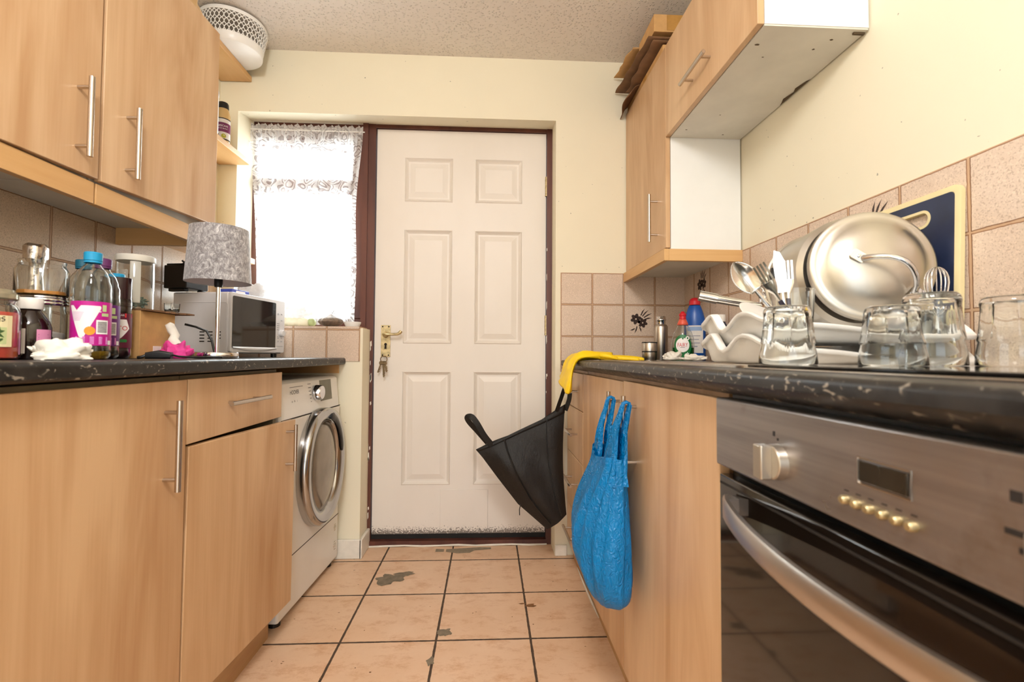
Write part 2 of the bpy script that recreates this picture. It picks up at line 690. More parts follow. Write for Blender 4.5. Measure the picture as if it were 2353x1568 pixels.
# ---------------------------------------------------------------- the room
XL, XR, YB, H = -1.26, .95, 2.245, 2.37
YN = -1.6
b = B().box(XL - .1, XR + .1, YN, YB + .25, -.08, 0)
b.cur = 1


def blob(b, cx, cy, rx, ry, z, seed, n=28, rough=.35, rot=0):
    pts = []
    for k in range(n):
        a = 2 * PI * k / n
        q = 1 + rough * (MN.noise(V((cos(a) * 1.7 + seed, sin(a) * 1.7, seed * 3))) * 1.6 + random.uniform(-.25, .25))
        x, y = rx * q * cos(a), ry * q * sin(a)
        pts.append((cx + x * cos(rot) - y * sin(rot), cy + x * sin(rot) + y * cos(rot), z))
    return b.poly(pts)


blob(b, -.405, 2.035, .062, .045, .0006, 1)
blob(b, -.355, 2.075, .055, .018, .0008, 2, rot=.3)
blob(b, -.137, 1.640, .022, .022, .0006, 3)
blob(b, -.170, 1.49, .012, .02, .0006, 4)
b.cur = 2
b.poly([(-.245, 2.335, .0006), (-.205, 2.33, .0006), (-.205, 2.30, .0006), (-.245, 2.30, .0006)])
b.poly([(-.195, 2.33, .0006), (-.03, 2.35, .0006), (.02, 2.345, .0006), (.02, 2.325, .0006), (-.06, 2.31, .0006), (-.08, 2.285, .0006), (-.14, 2.28, .0006), (-.195, 2.30, .0006)])
b.cur = 3
blob(b, .165, 1.80, .02, .012, .0006, 7)
blob(b, .135, 1.815, .012, .005, .0006, 8)
for _ in range(46):
    x, y = random.uniform(-.68, .35), random.uniform(1.2, 2.3)
    blob(b, x, y, random.uniform(.0015, .004), random.uniform(.0015, .003), .0007, random.random() * 9, 7)
struct('floor', b, [TILE_FLOOR, CONCRETE, TAPEGREY, STAIN], 'peach ceramic tiled floor with dark grout and worn grey patches', smooth=0)
struct('ceiling', B().box(XL - .1, XR + .1, YN, YB + .25, H, H + .1), CEIL, 'white stippled ceiling', smooth=0)
struct('wall_left', B().box(XL - .1, XL, YN, YB + .25, 0, H), WALL, 'cream painted left wall', smooth=0)
struct('wall_right', B().box(XR, XR + .1, YN, YB + .25, 0, H), WALL, 'cream painted right wall', smooth=0)
struct('wall_front_added', B().prism([(XL - .1, 0), (-.80, 0), (-.80, 2.05), (.62, 2.05), (.62, 0), (XR + .1, 0), (XR + .1, H), (XL - .1, H)], 1, YN - .1, YN), WALL, 'unseen cream wall added behind the photographer, its wide opening limiting the fill light', smooth=0)  # added unseen wall: its opening cuts down the frontal fill light
out = [(XL, 0), (-.586, 0), (-.586, 1.060), (-1.177, 1.060), (-1.177, 2.072), (.318, 2.072), (.318, 0), (XR, 0), (XR, H), (XL, H)]
b = B().prism(out, 1, YB, YB + .22)
b.v = [V((p.x, p.y, p.z + .036)) if abs(p.z - 2.072) < 1e-4 and p.y > YB + .1 else p for p in b.v]
struct('wall_back', b, WALL, 'cream painted end wall around the window and door recess', smooth=0)


def flower(b, fx, c, s, rot=0):
    """flower spray printed on a tile; fx maps (u,v) to the tile face"""
    def add(pts):
        q = [(c[0] + s * (x * cos(rot) - y * sin(rot)), c[1] + s * (x * sin(rot) + y * cos(rot))) for x, y in pts]
        b.poly([fx(*p) for p in q])
    def petals(cx, cy, r, n, ph):
        for k in range(n):
            a = 2 * PI * k / n + ph
            pts = []
            for i in range(9):
                t = i / 8 * 2 * PI
                lx, ly = r * (.62 + .5 * cos(t)), r * .36 * sin(t)
                pts.append((cx + lx * cos(a) - ly * sin(a), cy + lx * sin(a) + ly * cos(a)))
            add(pts)
    petals(-.22, .12, .33, 6, .3)
    petals(.22, -.12, .3, 6, .8)
    for (x, y, a, l) in ((.1, .35, 60, .55), (.2, .3, 45, .6), (.3, .22, 28, .62), (-.15, -.35, 250, .5), (-.3, -.5, 200, .35), (.02, -.4, 285, .35), (.35, .1, 12, .5)):
        ca, sa = cos(rad(a)), sin(rad(a))
        add([(x - sa * .035, y + ca * .035), (x + ca * l * .5 - sa * .07, y + sa * l * .5 + ca * .07), (x + ca * l, y + sa * l), (x + ca * l * .5 + sa * .02, y + sa * l * .5 - ca * .02), (x + sa * .035, y - ca * .035)])


b = B().box(.342, XR, YB - .006, YB, .86, 1.334)
b.cur = 1
flower(b, lambda u, v: (u, YB - .0064, v), (.722, 1.106), .074)
struct('trim_1', b, [TILE_BACK, FLOWER], 'beige speckled tiles on the end wall right of the door, one printed with a brown flower', smooth=0)
b = B().box(XR - .006, XR, .0, YB - .006, .86, 1.334)
b.cur = 1
fr = lambda u, v: (XR - .0064, -u, v)
flower(b, fr, (-2.052, 1.258), .074, .5)
flower(b, fr, (-1.114, 1.256), .072, .3)
struct('trim_2', b, [TILE_RIGHT, FLOWER], 'beige speckled tiles along the right wall with two flowered tiles', smooth=0)
struct('trim_3', B().box(XL, XL + .006, .2, YB, .86, 1.357), TILE_LEFT_SHADED, 'beige speckled tiles along the left wall under the wall cupboards', smooth=0)
b = B().box(XL + .006, -.598, YB - .006, YB, .905, 1.066)
struct('trim_4', b, TILE_PIER, 'beige speckled tiles on the pier under the window', smooth=0)
struct('trim_5', B().box(-1.177, -.60, YB - .004, YB + .15, 1.060, 1.067), TILE_PIER, 'tiled window sill', smooth=0)
struct('baseboard_back', B().box(-.70, -.574, YB - .014, YB, 0, .088).box(-.586, -.572, YB - .014, YB + .14, 0, .088), SKIRT, 'white skirting around the foot of the pier', bev=.004)
b = B().box(.318, .375, YB - .012, YB, 0, .05)
struct('baseboard_right', b, SKIRT, 'short chipped piece of white skirting right of the door', bev=.003)
struct('baseboard_left', B().box(-.735, -.718, -.2, 1.630, 0, .098), PLINTH, 'wooden plinth under the left base cupboards', smooth=0)
b = B().box(.402, .418, .74, 2.22, 0, .088)
struct('trim_6', b, PLINTH, 'wooden plinth under the right base cupboards', smooth=0)
# upstand of floor adhesive / chipped white edge along right plinth
b = B()
b.tube([(.399, 2.10, .004), (.397, 1.95, .006), (.398, 1.80, .005), (.400, 1.70, .004)], [.002, .005, .005, .001], 6)
struct('trim_7', b, SKIRT, 'chipped white filler strip along the foot of the right plinth')

# window with its frame, and door frame
YF = 2.395
b = B().box(-1.205, -.632, YF, YF + .07, 1.067, 1.115).box(-1.205, -.632, YF, YF + .07, 1.995, 2.11)
b.box(-1.205, -1.15, YF, YF + .07, 1.115, 1.995).box(-.69, -.632, YF, YF + .07, 1.115, 1.995)
b.box(-1.15, -.69, YF + .004, YF + .07, 1.738, 1.815)
w = struct('window_1', b, DARKWOOD, 'brown framed window beside the door with an opening top light', bev=.004)
obj('pane', B().box(-1.15, -.69, YF + .035, YF + .039, 1.815, 1.995), PANE, w)
obj('pane', B().box(-1.15, -.69, YF + .035, YF + .039, 1.115, 1.738), PANE, w)
b = B()
arch = [(-1.15, 1.995)] + [(-1.15 + .46 * i / 12, 1.994 - .04 * (abs(i / 12 - .45) / .55) ** 2) for i in range(13)] + [(-.69, 1.995)]
obj('arched_head', B().prism(arch[1:-1], 1, YF + .01, YF + .03), DARKWOOD, w)
# posts and head of the door frame
b = B().box(-.632, -.606, YF - .03, YF + .07, 0, 2.11).box(-.606, -.571, YF - .018, YF + .07, 0, 2.11)
b.box(.291, .318, YF - .02, YF + .07, 0, 2.11).box(-.571, .291, YF - .015, YF + .07, 2.077, 2.11)
b.box(-.571, .291, YF - .028, YF + .07, 0, .027)
b.cur = 1
for k in range(26):
    x0 = -.5875 + random.uniform(-.008, .008) if k % 4 else .2905
    z0 = random.uniform(.1, 1.05) if k % 4 else random.uniform(.5, 1.5)
    h = random.uniform(.01, .05)
    y = YF - .0183 if k % 4 else YF - .0203
    w_ = random.uniform(.002, .007)
    b.poly([(x0, y, z0), (x0 + w_, y, z0 + h * .3), (x0 + w_ * .8, y, z0 + h), (x0 - .001, y, z0 + h * .8)])
struct('door_2', b, [DARKWOOD, SKIRT], 'dark brown door frame with flaking paint', bev=0, smooth=0)
b = B().box(-.571, .291, YF + .004, YF + .05, .027, .058)
struct('trim_8', b, DOORGAP, 'black strip standing in for the dark gap under the door', smooth=0)  # shade of the gap below the door, drawn as a solid dark strip
b = B()
b.tube([(-.575 + .087 * k, YF - .031, .003 + .002 * (k % 3)) for k in range(11)], [.004 + .0012 * (k % 2) for k in range(11)], 6)
struct('trim_9', b, SKIRT, 'white sealant line along the foot of the door threshold')

# the panelled door
x0, x1, z0, z1 = -.567, .288, .053, 2.074
YD = YF - .004
xs = [x0, -.427, -.186, -.073, .166, x1]
zs = [z0, .292, .855, .993, 1.567, 1.709, 1.934, z1]
b = B()
for i in range(5):
    for j in range(7):
        a0, a1, c0, c1 = xs[i], xs[i + 1], zs[j], zs[j + 1]
        if i in (1, 3) and j in (1, 3, 5):
            prev = None
            for ins, dep in ((0, 0), (.004, -.004), (.012, .006), (.018, .011), (.026, .011), (.052, .003)):
                ring = [(a0 + ins, YD + dep, c0 + ins), (a1 - ins, YD + dep, c0 + ins), (a1 - ins, YD + dep, c1 - ins), (a0 + ins, YD + dep, c1 - ins)]
                if prev:
                    b.loft([prev, ring], True, False)
                prev = ring
            b.poly(prev)
        else:
            b.poly([(a0, YD, c0), (a1, YD, c0), (a1, YD, c1), (a0, YD, c1)])
b.loft([[(x0, YD, z0), (x1, YD, z0), (x1, YD, z1), (x0, YD, z1)], [(x0, YD + .044, z0), (x1, YD + .044, z0), (x1, YD + .044, z1), (x0, YD + .044, z1)]], True, False)
b.poly([(x0, YD + .044, z0), (x1, YD + .044, z0), (x1, YD + .044, z1), (x0, YD + .044, z1)])
d = struct('door_1', b, DOORP, 'cream six-panel door with brass handle and a blanked cat flap', smooth=0, keep=True)
# blanked-off flap and its joints
b = B().box(-.233, .003, YD - .004, YD, .060, .268)
obj('blanking_panel', b, DOORP, d, bev=.0015)
b = B().box(-.534, -.488, YD - .005, YD, .926, 1.084)
b.cur = 1
for zz in (1.076, .934):
    for xx in (-.526, -.496):
        b.cyl((xx, YD - .0062, zz), (xx, YD - .004, zz), .004, n=8)
b.prism([(-.515, .985), (-.507, .985), (-.505, .965), (-.517, .965)], 1, YD - .0058, YD - .004)
b.cyl((-.511, YD - .006, .988), (-.511, YD - .004, .988), .007, n=12)
hp = obj('handle_plate', b, [BRASS, GAP], d, bev=.0012)
b = B()
b.cyl((-.511, YD - .005, 1.036), (-.511, YD - .02, 1.036), .016, .012, n=16)
b.tube([(-.511, YD - .018, 1.036), (-.511, YD - .045, 1.037), (-.50, YD - .052, 1.037), (-.47, YD - .05, 1.036), (-.445, YD - .05, 1.037), (-.432, YD - .05, 1.045), (-.426, YD - .05, 1.053)], [.009, .009, .009, .006, .007, .009, .008], 10)
obj('lever', b, BRASS, d)
for zz in (1.80, .35, 1.09):
    b = B().cyl((.289, YD - .004, zz - .05), (.289, YD - .004, zz + .05), .006, n=10)
    for k in range(3):
        b.cyl((.289, YD - .004, zz - .05 + k * .04), (.289, YD - .004, zz - .045 + k * .04), .0068, n=10)
    obj('hinge', b, BRASS, d)
t = thing('key_bunch', 'bunch of tarnished keys hanging from the lock of the cream door', 'keys', (-.513, YD - .03, .93))
b = B()
ang = [2 * PI * k / 20 for k in range(21)]
b.tube([(.016 * cos(a), 0, -.016 + .016 * sin(a)) for a in ang], .0022, 6)
b.cyl((.002, .022, -.002), (.002, -.004, -.002), .004, n=8)
obj('key_ring', b, DARKBRASS, t)
for k, (dx, a, l) in enumerate(((-.012, 18, .05), (-.002, -4, .07), (.005, 3, .06), (.009, -12, .045))):
    b = B()
    b.lathe([(.0, .0), (.010, 0), (.010, .003), (0, .003)], n=14)
    b.xf(M.Rotation(PI / 2, 4, 'X'))
    b.box(-.0035, .0035, -.003, 0, -l, -.006)
    for q in range(3):
        b.box(.0035, .007, -.003, 0, -l + .006 + q * .008, -l + .010 + q * .008)
    b.xf(M.Translation((dx, -.003 - .004 * k, -.034)) @ M.Rotation(rad(a), 4, 'Y'))
    obj('key', b, DARKBRASS, t, bev=.0006)

# curtain on its wire
CX = -.908
b = B()


def curt(u, v):
    z = 1.085 + .985 * v
    wid = .240 + .034 * smoothstep((v - .45) / .55)
    x = (u - .5) * 2 * wid + (.012 * (1 - v)) + .004 * sin(v * 9 + u * 5)
    g = smoothstep((v - .86) / .1)
    amp = .008 + .004 * sin(u * 21)
    y = 2.362 + amp * sin(u * 2 * PI * 9 + .8 * sin(v * 5)) * (1 - .5 * g) + g * .005 * sin(u * 2 * PI * 34)
    zz = z + (.006 * sin(u * 2 * PI * 17) if v > .985 else 0) + (.006 * sin(u * 37) if v == 0 else 0)
    return (x, y - 2.362, zz - 1.085)


b.grid(curt, 240, 60)
t = thing('lace_curtain', 'white lace net curtain gathered across the window beside the door', 'curtain', (CX, 2.362, 1.085))
o = obj('net', b, LACE, t, smooth=180)
b = B().cyl((-.285, .0, .958), (.285, .0, .958), .003, n=8)
obj('curtain_wire', b, WHITEP, t)

# ---------------------------------------------------------------- left run: worktop and base cupboards
TL, TR = .921, .916          # heights of the left and right worktop


def worktop_profile(xf, xb, zt, th, s, face, back):
    """rounded top nose, upright face, then an underside that slopes back; s = +1 when the front looks to +X"""
    r = .009
    pts = [(xb, zt - th), (xb, zt)]
    for k in range(7):
        a = PI / 2 * k / 6
        pts.append((xf - s * r + s * r * sin(a), zt - r + r * cos(a)))
    pts += [(xf, zt - face), (xf - s * .003, zt - face - .004), (xf - s * back, zt - th)]
    return pts


t = tag(obj('worktop', B().prism(worktop_profile(-.662, XL + .006, TL, .031, 1, .025, .012), 1, -.3, 2.239), WORKTOP),
        'black speckled laminate worktop along the left wall', 'worktop')


def panel(b, x0, x1, y0, y1, z0, z1):
    return b.box(x0, x1, y0, y1, z0, z1)


# near cupboard (600 mm)
t = thing('base_cabinet', 'beech base cupboard nearest the camera on the left with one tall door', 'cabinet', (-.98, .83, .0))
b = B().box(-1.24, -.71, .532, 1.129, .10, .884)
obj('carcass', b, SHADEMEL, t, world=True)
d = obj('door', B().box(-.708, -.69, .532, 1.128, .083, .876), BEECH, t, world=True, bev=.0015)
bar_handle(d, (-.69, 1.056, .640), (-.69, 1.056, .834), (1, 0, 0), .0062, .13, .03)
# cupboard with drawer, its door ajar
t = thing('base_cabinet', 'beech base cupboard beside the washing machine, drawer above a door left ajar', 'cabinet', (-.98, 1.38, .0))
b = B().box(-1.24, -.71, 1.133, 1.151, .10, .884).box(-1.24, -.71, 1.612, 1.63, .10, .884)
b.box(-1.24, -.71, 1.151, 1.612, .10, .118).box(-1.24, -1.225, 1.151, 1.612, .118, .884).box(-1.225, -.71, 1.151, 1.612, .866, .884)
obj('carcass', b, SHADEMEL, t, world=True)
d = obj('drawer', B().box(-.708, -.69, 1.132, 1.630, .726, .876).box(-1.15, -.708, 1.17, 1.595, .745, .83), BEECH2, t, world=True, bev=.0015)
bar_handle(d, (-.69, 1.262, .806), (-.69, 1.482, .806), (1, 0, 0), .0062, .2, .03)
b = B().box(-.018, 0, 0, .523, .116, .720)
b.xf(M.Translation((-.69, 1.131, 0)) @ M.Rotation(rad(-3.7), 4, 'Z') @ M.Rotation(rad(-.7), 4, 'X'))
d = obj('door', b, BEECH, t, world=True, bev=.0015)
bar_handle(d, (-.6600, 1.600, .553), (-.6600, 1.600, .704), (1, .06, 0), .006, .15, .03)

# ---------------------------------------------------------------- washing machine
t = thing('washing_machine', 'white front-loading washing machine with big chrome door, under the left worktop', 'washing machine', (-.702, 1.662, 0), rad(87.3))
WW, WH = .555, .842
b = B()
prof = [(0, .022), (0, .700), (.004, .706), (.016, WH - .012), (.028, WH), (.50, WH), (.50, .022)]
b.prism([(y, z) for y, z in prof], 0, 0, WW)
k = b.mark()
obj('body', b, mat('white_enamel', C(236, 232, 226), .28, var=.03, ns=5), t, bev=.008, smooth=30)
for z_ in (.704, .214):
    obj('seam', B().box(.003, WW - .003, -.0008, .004, z_, z_ + .0026), GAP, t)
for x in (.04, WW - .05):
    for y in (.03, .44):
        obj('foot', B().cyl((x, y, 0), (x, y, .022), .02, n=12), BLACKP, t)
sl = (.016 - .004) / (WH - .012 - .706)
pf = lambda u, v: (u, .004 + (v - .706) * sl - .0009, v)
b = B()
b.cur = 1
b.text('HOOVER', .021, lambda u, v: pf(.118 + u * .85, .796 + v))
b.poly([pf(.082, .816), (pf(.190, .816)), pf(.190, .8145), pf(.082, .8145)])
for k in range(3):
    b.text('oAi'[k], .012, lambda u, v, k=k: pf(.095 + .02 * k + u, .764 + v))
for k in range(6):
    b.poly([pf(.232 + .004 * k, .820 - k * .014), pf(.262, .820 - k * .014), pf(.262, .818 - k * .014), pf(.232 + .004 * k, .818 - k * .014)])
obj('lettering', b, [GAP, INK], t, smooth=0)
b = B()
b.lathe([(0, -.026), (.026, -.026), (.029, -.022), (.031, 0)], n=28)
b.xf(M.Translation((.30, .0065, .782)) @ M.Rotation(rad(-90), 4, 'X') @ M.Scale(-1, 4, V((0, 0, 1))))
b.v = [V((p.x, -abs(p.y - .0065) + .0065, p.z)) for p in b.v]
obj('programme_dial', b, CHROME, t)
b = B().poly([pf(.350, .828), pf(.472, .828), pf(.472, .742), pf(.350, .742)])
b.loft([[pf(.350, .828), pf(.472, .828), pf(.472, .742), pf(.350, .742)], [tuple(V(pf(u, v)) + V((0, .004, 0))) for u, v in ((.350, .828), (.472, .828), (.472, .742), (.350, .742))]], True, False)
obj('display', b, mat('grey_display', C(96, 92, 74), .2, var=.15, ns=12), t, smooth=0)
# chrome porthole door: a stubby rounded ring with a bowl-shaped window
dc = (.318, .490)
RX, RZ = .204, .240


def ring(sx, sz, y, n=64, flat=0.0):
    out = []
    for k in range(n):
        a = 2 * PI * k / n
        c_, s_ = cos(a), sin(a)
        q = 1 - .05 * max(0, s_) ** 6
        out.append((dc[0] + sx * c_, y, dc[1] + sz * s_ * q))
    return out


b = B()
b.loft([ring(RX, RZ, -.001), ring(RX, RZ, -.03), ring(RX - .006, RZ - .006, -.040), ring(RX - .02, RZ - .02, -.044), ring(RX - .060, RZ - .052, -.036), ring(RX - .066, RZ - .058, -.026), ring(RX - .07, RZ - .062, -.014)], True, False)
dr = obj('door', b, mat('grey_chromed_ring', C(186, 186, 186), .16, 1, var=.08, ns=8), t, smooth=50)
b = B()
b.loft([ring(RX - .068, RZ - .060, -.018), ring(RX - .085, RZ - .08, -.030), ring(RX - .12, RZ - .115, -.037), ring(.03, .035, -.040), ring(.002, .002, -.0402)], True, True)
obj('door_glass', b, mat('smoky_door_window', C(150, 140, 126), .16, .55, var=.25, ns=7), dr, smooth=60)
b = B()
pts = [(dc[0] + (RX - .050) * cos(a), -.0425, dc[1] + (RZ - .046) * sin(a)) for a in [rad(8 + 74 * k / 12) for k in range(13)]]
b.tube(pts, [.008] + [.015] * 10 + [.018, .012], 10, flat=.35, up=(0, -1, 0))
obj('door_grip', b, mat('dark_grip_recess', C(44, 40, 38), .3, .5, var=.3), dr)
for cx, cz, r in ((.515, .165, .013), (.515, .085, .016)):
    b = B()
    for k in range(5):
        b.box(cx - r * (1 - abs(k - 2) * .22), cx + r * (1 - abs(k - 2) * .22), -.0012, .002, cz - r + k * r * .5, cz - r + k * r * .5 + .003)
    obj('vent', b, STEELH, t, smooth=0)
# batten on the wall beside the machine carrying the worktop
tag(obj('support_batten', B().prism([(2.226, .850), (2.238, .850), (2.238, .888), (2.226, .888)], 0, -1.02, -.69), BEECH_X),
    'wooden batten under the far end of the left worktop', 'batten')

# ---------------------------------------------------------------- left wall cupboards
def left_wall_unit(label, y0, y1, zl, zr, hz, xl, xr, hy):
    t = thing('wall_cabinet', label, 'cabinet', (-1.1, (y0 + y1) / 2, zl))
    b = B().box(XL + .007, -.985, y0 + .001, y1 - .001, 1.356, 2.05)
    obj('carcass', b, GREYMEL, t, world=True, smooth=0)
    b = B()
    th = .018
    p = [(xl, y0 + .002, zl), (xr, y1 - .002, zr)]
    tp = [(xl, y0 + .002, zl + .695), (xr, y1 - .002, zr + .668)]
    f = [p[0], p[1], tp[1], tp[0]]
    b.loft([f, [(x - th, y, z) for x, y, z in f]], True, True)
    d = obj('door', b, BEECH2, t, world=True, bev=.0015)
    k = (hy - y0) / (y1 - y0)
    hx = xl + (xr - xl) * k
    bar_handle(d, (hx, hy, hz), (hx, hy, hz + .188), (1, -.05, 0), .0062, .13, .032)
    b = B().box(-.985, -.966, y0, y1, 1.300, 1.352)
    obj('pelmet', b, BEECH_Y, t, world=True, bev=.001)
    return t


left_wall_unit('beech wall cupboard over the jars, nearest the camera on the left', .60, 1.197, 1.346, 1.360, 1.390, -.966, -.956, 1.133)
t = left_wall_unit('beech wall cupboard on the left next to the open shelves', 1.203, 1.662, 1.358, 1.376, 1.391, -.956, -.938, 1.278)
obj('end_panel', B().box(-1.25, -.966, 1.640, 1.658, 1.300, 1.356), BEECH_X, t, world=True, bev=.001)
obj('side_panel', B().box(-1.252, -.962, 1.655, 1.664, 1.356, 2.045), BEECH, t, world=True, bev=.001)
# open shelves between the cupboard and the end wall
for z, lab in ((2.209, 'beech wall shelf near the ceiling carrying the white basket'), (1.814, 'beech wall shelf carrying the coffee jar, left of the window'), (1.350, 'low beech wall shelf above the microwave, left of the window')):
    pts = [(XL + .002, 1.668), (-.99, 1.668), (-1.04, 1.70), (-1.085, 1.77), (-1.112, 1.88), (-1.116, 2.0), (-1.116, 2.240), (XL + .002, 2.240)]
    if z < 1.4:
        pts = [(XL + .002, 1.668), (-.99, 1.668), (-1.04, 1.72), (-1.07, 1.82), (-1.080, 1.95), (-1.082, 2.10), (-1.082, 2.240), (XL + .002, 2.240)]
    tag(obj('wall_shelf', B().prism(pts, 2, z, z + .024), BEECH_Y, bev=.0015), lab, 'shelf', 'open shelves beside the window')

# ---------------------------------------------------------------- right run
b = B().prism(worktop_profile(.345, XR - .007, TR, .037, -1, .019, .024), 1, -.5, 2.238)
tag(obj('worktop', b, WORKTOP), 'black speckled laminate worktop along the right wall', 'worktop')
XF = .375


def fx(b, y0, y1, z0, z1):
    return b.box(XF, XF + .018, y0, y1, z0, z1)


t = thing('drawer_unit', 'beech four-drawer unit beside the door under the right worktop', 'drawers', (.65, 2.05, 0))
obj('carcass', B().box(.395, .93, 1.868, 2.225, .09, .874), BEECH, t, world=True)
zz = [.865, .712, .502, .262, .078]
DH = []
for k in range(4):
    d = obj('drawer', fx(B(), 1.866, 2.236, zz[k + 1] + .0015, zz[k] - .0015), BEECH2, t, world=True, bev=.0015)
    z = zz[k] - (.078 if k < 1 else .104 if k < 3 else .09)
    bar_handle(d, (XF, 1.955, z), (XF, 2.150, z), (-1, 0, 0), .006, .16, .033)
    DH.append(z)
t = thing('sink_cabinet', 'wide beech two-door sink cupboard under the right worktop, hung with a blue bag', 'cabinet', (.65, 1.31, 0))
obj('carcass', B().box(.395, .93, .762, 1.860, .09, .876), BEECH, t, world=True)
d = obj('door', fx(B(), 1.308, 1.861, .078, .865), BEECH, t, world=True, bev=.0015)
bar_handle(d, (XF, 1.339, .640), (XF, 1.339, .835), (-1, 0, 0), .0062, .14, .033)
d = obj('door', fx(B(), .756, 1.303, .078, .868), BEECH2, t, world=True, bev=.0015)
bar_handle(d, (XF, 1.190, .640), (XF, 1.190, .835), (-1, 0, 0), .0062, .14, .033)

# oven
t = thing('oven', 'built-in stainless steel oven with dark glass door under the right worktop', 'oven', (.65, .44, 0))
obj('housing', B().box(.392, .93, .138, .745, .09, .876), BLACKP, t, world=True)
b = B().box(.364, .39, .134, .745, .766, .871)
cp = obj('control_panel', b, OVSTEEL, t, world=True, bev=.003)
b = B().box(.366, .386, .134, .738, .12, .752)
dr = obj('oven_door', b, OVGLASS, t, world=True, bev=.002)
b = B()
n = 24
rings = []
for k in range(n + 1):
    s = k / n
    y = .699 - .54 * s
    x = .356 - .050 * (sin(PI * s)) ** .75
    zc = .716 - .004 * sin(PI * s)
    hh = .0145
    rings.append([(x + .004, y, zc + hh), (x - .002, y, zc + hh), (x - .005, y, zc + hh * .6), (x - .005, y, zc - hh * .8), (x - .002, y, zc - hh), (x + .004, y, zc - hh)])
b.loft(rings)
b.box(.352, .368, .680, .700, .704, .728).box(.352, .368, .158, .178, .704, .728)
obj('door_handle', b, mat('satin_oven_bar', C(198, 190, 182), .32, 1, var=.04), dr, world=True, smooth=50)
b = B()
b.box(.3652, .3666, .137, .735, .738, .741)
obj('door_trim', b, GAP, dr, world=True)
for yk in (.582, .275):
    b = B()
    b.cyl((.366, yk, .804), (.352, yk, .804), .0225, .0215, n=32)
    k = b.mark()
    b.prism([(yk - .006, .783), (yk + .012, .783), (yk + .012, .825), (yk - .006, .825)], 0, .338, .353)
    obj('dial', b, mat('dial_steel', C(196, 188, 176), .3, .9, var=.05), cp, world=True, bev=.0015)
b = B().box(.3622, .3645, .396, .450, .8150, .8355)
obj('clock_display', b, mat('dark_display', C(38, 34, 28), .15, var=.3), cp, world=True, bev=.0008)
b = B()
b.tube([(.3635, .452, .8128), (.3635, .3935, .8128), (.3635, .3935, .8376), (.3635, .452, .8376), (.3635, .452, .8128)], .0012, 6)
obj('display_bezel', b, STEELH, cp, world=True)
for k in range(6):
    y = .468 - .0153 * k
    b = B().lathe([(0, .008), (.0032, .0075), (.0046, .0055), (.0046, 0)], n=16)
    b.xf(M.Translation((.3645, y, .7915)) @ M.Rotation(rad(-90), 4, 'Y'))
    obj('button', b, BRASS, cp, world=True)
b = B()
for k in range(6):
    y = .468 - .0153 * k
    b.box(.3636, .3642, y - .003, y + .003, .8000, .8012)
obj('symbols', b, INK, cp, world=True, smooth=0)
for y, z, w_, h in ((.312, .840, .004, .004), (.313, .815, .007, .0022), (.306, .804, .005, .0022), (.582, .832, .0015, .0015), (.590, .838, .002, .003)):
    obj('symbol', B().box(.3634, .3642, y - w_, y + w_, z - h, z + h), INK, cp, world=True, smooth=0)

# hob and sink, let into the right worktop
t = thing('hob', 'black glass hob with a steel edge, carrying the upturned glasses', 'hob', (.665, .43, TR))
obj('glass_top', B().box(-.242, .242, -.30, .327, .002, .008), HOBGLASS, t, bev=.002)
obj('steel_rim', B().box(-.246, .246, -.305, .331, 0, .003), STEELH, t, bev=.001)
t = thing('sink', 'stainless steel inset sink with drainer, behind the dish drainers', 'sink', (.665, 1.36, TR))
b = B()
o_ = rrect(-.235, .235, -.58, .50, .03)
i_ = rrect(-.225, .225, -.57, .49, .026)
b.loft([[(x, y, 0) for x, y in o_], [(x, y, .005) for x, y in o_], [(x, y, .006) for x, y in i_], [(x * .97, y * .985, .0025) for x, y in i_]], True, True)
k = b.mark()
for q in range(9):
    b.box(-.17 + q * .042, -.162 + q * .042, -.53, -.05, .002, .0045)
s_ = obj('drainer_top', b, STEELH, t, bev=.0006)
b = B()
r0 = rrect(-.19, .14, .06, .45, .05)
b.loft([[(x, y, .0032) for x, y in r0], [(x * .985, y * .99, .0024) for x, y in r0]], True, True)
obj('bowl_cover', b, mat('steel_bowl', C(150, 146, 140), .35, 1), t)
t = thing('mixer_tap', 'chrome mixer tap at the back of the sink, spout swung over the bowl', 'tap', (.845, 1.40, TR + .006))
b = B()
b.lathe([(0, 0), (.026, 0), (.026, .006), (.019, .012), (.019, .155), (.022, .16), (.022, .20), (.016, .212), (0, .214)], n=24)
obj('body', b, CHROME, t)
b = B()
b.tube([(-.012, 0, .165), (-.05, .012, .175), (-.10, .03, .186), (-.135, .04, .194)], [.0125, .0125, .0125, .0135], 16)
b.tube([(-.135, .04, .194), (-.185, .055, .206)], [.016, .0165], 16)
obj('spout', b, CHROME, t)
b = B()
b.tube([(0, 0, .208), (-.012, -.02, .228), (-.035, -.06, .244), (-.06, -.09, .242), (-.078, -.105, .226)], [.008, .008, .007, .007, .008], 10)
b.tube([(.0, .004, .21), (-.03, -.03, .222), (-.07, -.075, .222), (-.078, -.104, .226)], [.006, .006, .005, .005], 10)
obj('lever', b, CHROME, t)

